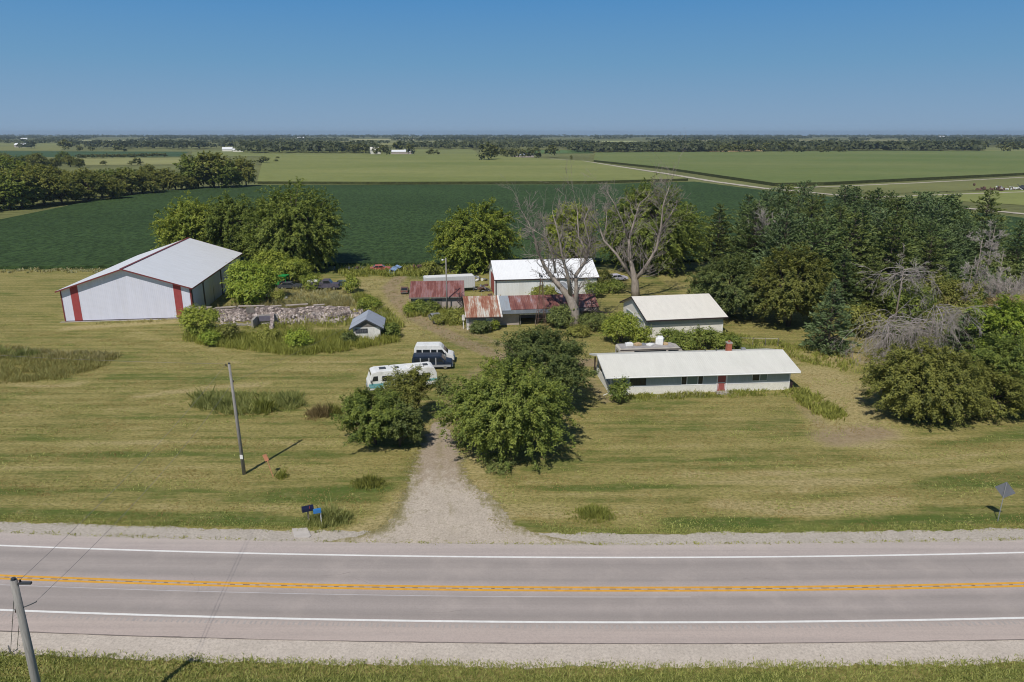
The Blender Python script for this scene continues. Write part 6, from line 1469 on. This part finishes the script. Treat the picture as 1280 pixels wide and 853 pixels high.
# small trees far out: one mesh each
def far_tree(seed, h, w, n=150, s=.11):
    rng_ = np.random.default_rng(seed); lobes = make_lobes(rng_, h, w, 6, .1)
    LP, nn, T_ = crown_arrays(rng_, lobes, 60, max(4, n//40), h*s*.8, h*.10, low=-.85)
    return np_mesh('far_tree', cards(LP, nn, h*s*rng_.uniform(.6,1.2,len(LP)), rng_), 4, T_)
fm = [far_tree(600+i, 14, 13) for i in range(5)]
for m_ in fm: m_.materials.append(MT['leaf_far'])
def ftree(q, h, sx, label, group):
    o = link('far_tree', rng.choice(fm), None, None, (*at2(*q), 0), rng.uniform(0, 6.28)); s = h/14; o.scale = (s*sx, s*sx, s)
    return tag(o, label, 'tree', group)
L1, G1_ = 'dark tree in the clump at the corn field end', 'trees at the end of the corn field'
for x, y, h in ((609,202,20),(616,201,19),(628,197,13),(634,198,12),(641,198,12),(648,198,13),(655,199,12),(663,199,13),(671,199,15)): ftree((x,y), h, .95, L1, G1_)
ftree((690,197), 17, 1.1, 'round tree standing beside the far gravel track', 'lone far trees')
ftree((714,200.5), 6, .6, 'tiny spruce by the bend of the far gravel track', 'lone far trees')
for x, h in ((902,14),(909,15),(918,15),(925,15),(939,16),(957,16),(978,18),(994,11),(1003,12),(1026,13),(1034,12),(1047,11),(1054,10)): ftree((x,191.8), h, 1.0, 'tree in the row at the top of the right corn field', 'tree row above the right corn field')
for x, h in ((84,20),(100,11),(115,10),(146,12),(154,11)): ftree((x,190.5), h, 1.1, 'tree standing on the far left pasture', 'trees on the far left pasture')
for x in range(100, 206, 7): ftree((x,199-.02*(x-100)), 6, 1.6, 'low bush in the hedge across the far left pasture', 'far left hedge')
for x, y, h in ((130,207,5),(172,206.5,7),(165,207,5),(345,204,4),(329,206,9),(347,200,4)): ftree((x,y), h, 1.4, 'small bush on the far pasture', 'bushes on the far pasture')
for x, y, h in ((470,193.5,13),(477,194,15),(484,194,14),(498,192,20),(512,194,16),(540,194,9),(546,194,8),(456,193,16),(449,192,15),(440,192,14),(536,194.5,7)): ftree((x,y), h, 1.0, 'tree around the white far farmhouse', 'trees round the far farmhouse')
for x in (1205,1212,1222,1228): ftree((x,188.8), 13, 1.2, 'tree at the right end of the long far wood', 'trees at the end of the long wood')
for x in (1252,1262,1270,1282): ftree((x,190), 16, 1.2, 'tree in the far clump at right frame edge', 'far clump at the right')
MT['leaf_wood'] = leaf_mat('leaf_wood', (.02,.03,.015), (.065,.08,.038), gain=1.9)
def wood(label, x0, x1, y0, y1, h, n, seed, mat='leaf_wood', per=26, brk=0):
    rg = np.random.default_rng(seed); x = rg.uniform(x0, x1, n); y = y0+(y1-y0)*rg.random(n)
    if brk:
        f_ = np.sin(x*.021+seed)+.8*np.sin(x*.057+seed*2+y)+.6*np.sin(y*2.1+seed*3+x*.008); k_ = f_ > brk-1; x, y = x[k_], y[k_]; n = len(x)
    P_ = np.array([at2(a, b) for a, b in zip(x, y)]); hh = h*rg.uniform(.65, 1.2, n); ww = hh*rg.uniform(.55,.9,n)
    d = unit(rg.normal(0,1,(n*per,3))); d[:,2] = np.abs(d[:,2])*1.0-.25*rg.random(n*per)
    R_ = np.repeat(np.stack([ww,ww,hh*.55],1),per,0); C_ = np.repeat(np.column_stack([P_,hh*.45]),per,0)
    LP = C_+d*R_*rg.uniform(.7,1.05,(n*per,1)); nn = unit(d+rg.normal(0,.4,d.shape)+np.array([0,0,.35])); T_ = np.clip(np.repeat(rg.normal(.5,.13,n),per)+rg.normal(0,.1,n*per),0,1)
    o = link('far_woodland', np_mesh('far_woodland', cards(LP, nn, np.repeat(hh,per)*rg.uniform(.16,.30,n*per), rg, .85), 4, T_), MT[mat]); tag(o, label, 'woodland', None, 'stuff')
wood('long dark wood above the right corn field', 815, 1228, 189.8, 186, 15, 700, 1)
wood('wood above the corn between farmhouse trees and long wood', 715, 900, 191, 186, 13, 460, 2)
wood('band of trees behind the far farmhouse', 300, 470, 192, 184, 14, 330, 3)
wood('band of trees on the left behind the far pasture', -60, 330, 187.5, 180.5, 13, 620, 4, brk=1.2)
wood('thin tree belt behind the clump at the corn end', 500, 740, 187, 181.5, 12, 330, 5)
wood('tree belt along the far right skyline fields', 1200, 1400, 184, 179, 13, 200, 6)
wood('hazy middle band of far treetops', -100, 1400, 181, 177, 12, 2100, 7, per=18, brk=1.25)
wood('blue hazy far band of woodland', -150, 1450, 177, 173, 14, 3400, 8, per=14, brk=1.0)
wood('bluest woodland along the horizon', -200, 1500, 173, 170.0, 17, 3600, 9, per=10)
def farm(label, q, rz, L, W, e, r, wall, roof, name='far_farmhouse', cat='house'):
    p = at2(*q); o = empty(name, (p[0],p[1],0), rz, label, cat); gable(o, L, W, e, r, .5, .5, wall, roof); return o
farm('white gabled far farmhouse beyond the corn field', (464,193), .4, 14, 9, 6, 10, MT['siding_white'], MT['cream_roof'])
farm('long low pale far barn beside the farmhouse trees', (489,193), .1, 30, 10, 3.5, 6, MT['block'], MT['white_roof'], 'far_barn', 'barn')
farm('small white far shed left of the tallest farm tree', (505,192.5), 0, 12, 8, 3.5, 6, MT['siding_white'], MT['white_roof'], 'far_barn', 'barn')
farm('white far barn among trees on the left', (278,189.5), .2, 16, 9, 3.5, 7, MT['siding_white'], MT['white_roof'], 'far_barn', 'barn')
farm('low white far shed right of the white barn', (291,190), .1, 16, 8, 3, 5, MT['siding_white'], MT['white_roof'], 'far_barn', 'barn')
farm('grey far shed in the left tree band', (18,184.5), .1, 24, 14, 5, 9, MT['block'], MT['white_roof'], 'far_barn', 'barn')
farm('tiny white far barn on the left skyline', (26,176.3), .3, 22, 16, 7, 11, MT['siding_white'], MT['white_roof'], 'far_barn', 'barn')
farm('tiny white far barn on the middle skyline', (372,174.8), .1, 30, 18, 8, 12, MT['siding_white'], MT['white_roof'], 'far_barn', 'barn')
farm('tiny white far barn on the right skyline', (1174,173.2), .1, 34, 20, 9, 14, MT['siding_white'], MT['white_roof'], 'far_barn', 'barn')
farm('low grey shed behind the clump at the corn end', (642,197), .1, 26, 9, 3, 5, MT['block'], MT['zinc_roof'], 'far_barn', 'barn')
# machinery parked at the far track
scrap('row of rusty red farm machinery by the far right track', (1236,238), 14, 41, ['rusty','rusty'], 3.5, 2.4, 'farm_machinery', 'machinery', 1.6)
scrap('white and grey farm machinery by the far right track', (1255,237.5), 12, 42, ['car_white','steel','rusty'], 3.0, 2.0, 'farm_machinery', 'machinery', 1.6)
scrap('dark farm machinery at right frame edge by far track', (1276,237), 10, 43, ['dark_grey','car_white'], 3.0, 2.6, 'farm_machinery', 'machinery', 1.6)

# ------------------------------------------------------------------ summer haze
HAZE = 9e-5
hm = bpy.data.materials.new('haze_air'); hm.use_nodes = True
ht = hm.node_tree; ht.nodes.clear(); out = ht.nodes.new('ShaderNodeOutputMaterial'); pv = ht.nodes.new('ShaderNodeVolumePrincipled')
pv.inputs['Color'].default_value = (.70,.85,1,1); pv.inputs['Density'].default_value = HAZE; pv.inputs['Anisotropy'].default_value = .2
ht.links.new(pv.outputs[0], out.inputs['Volume'])
mb = MB(); mb.box(-9300,-500,-1.0,9300,8900,46); hz_ = mb.build('haze', hm); hz_['kind'] = 'stuff'
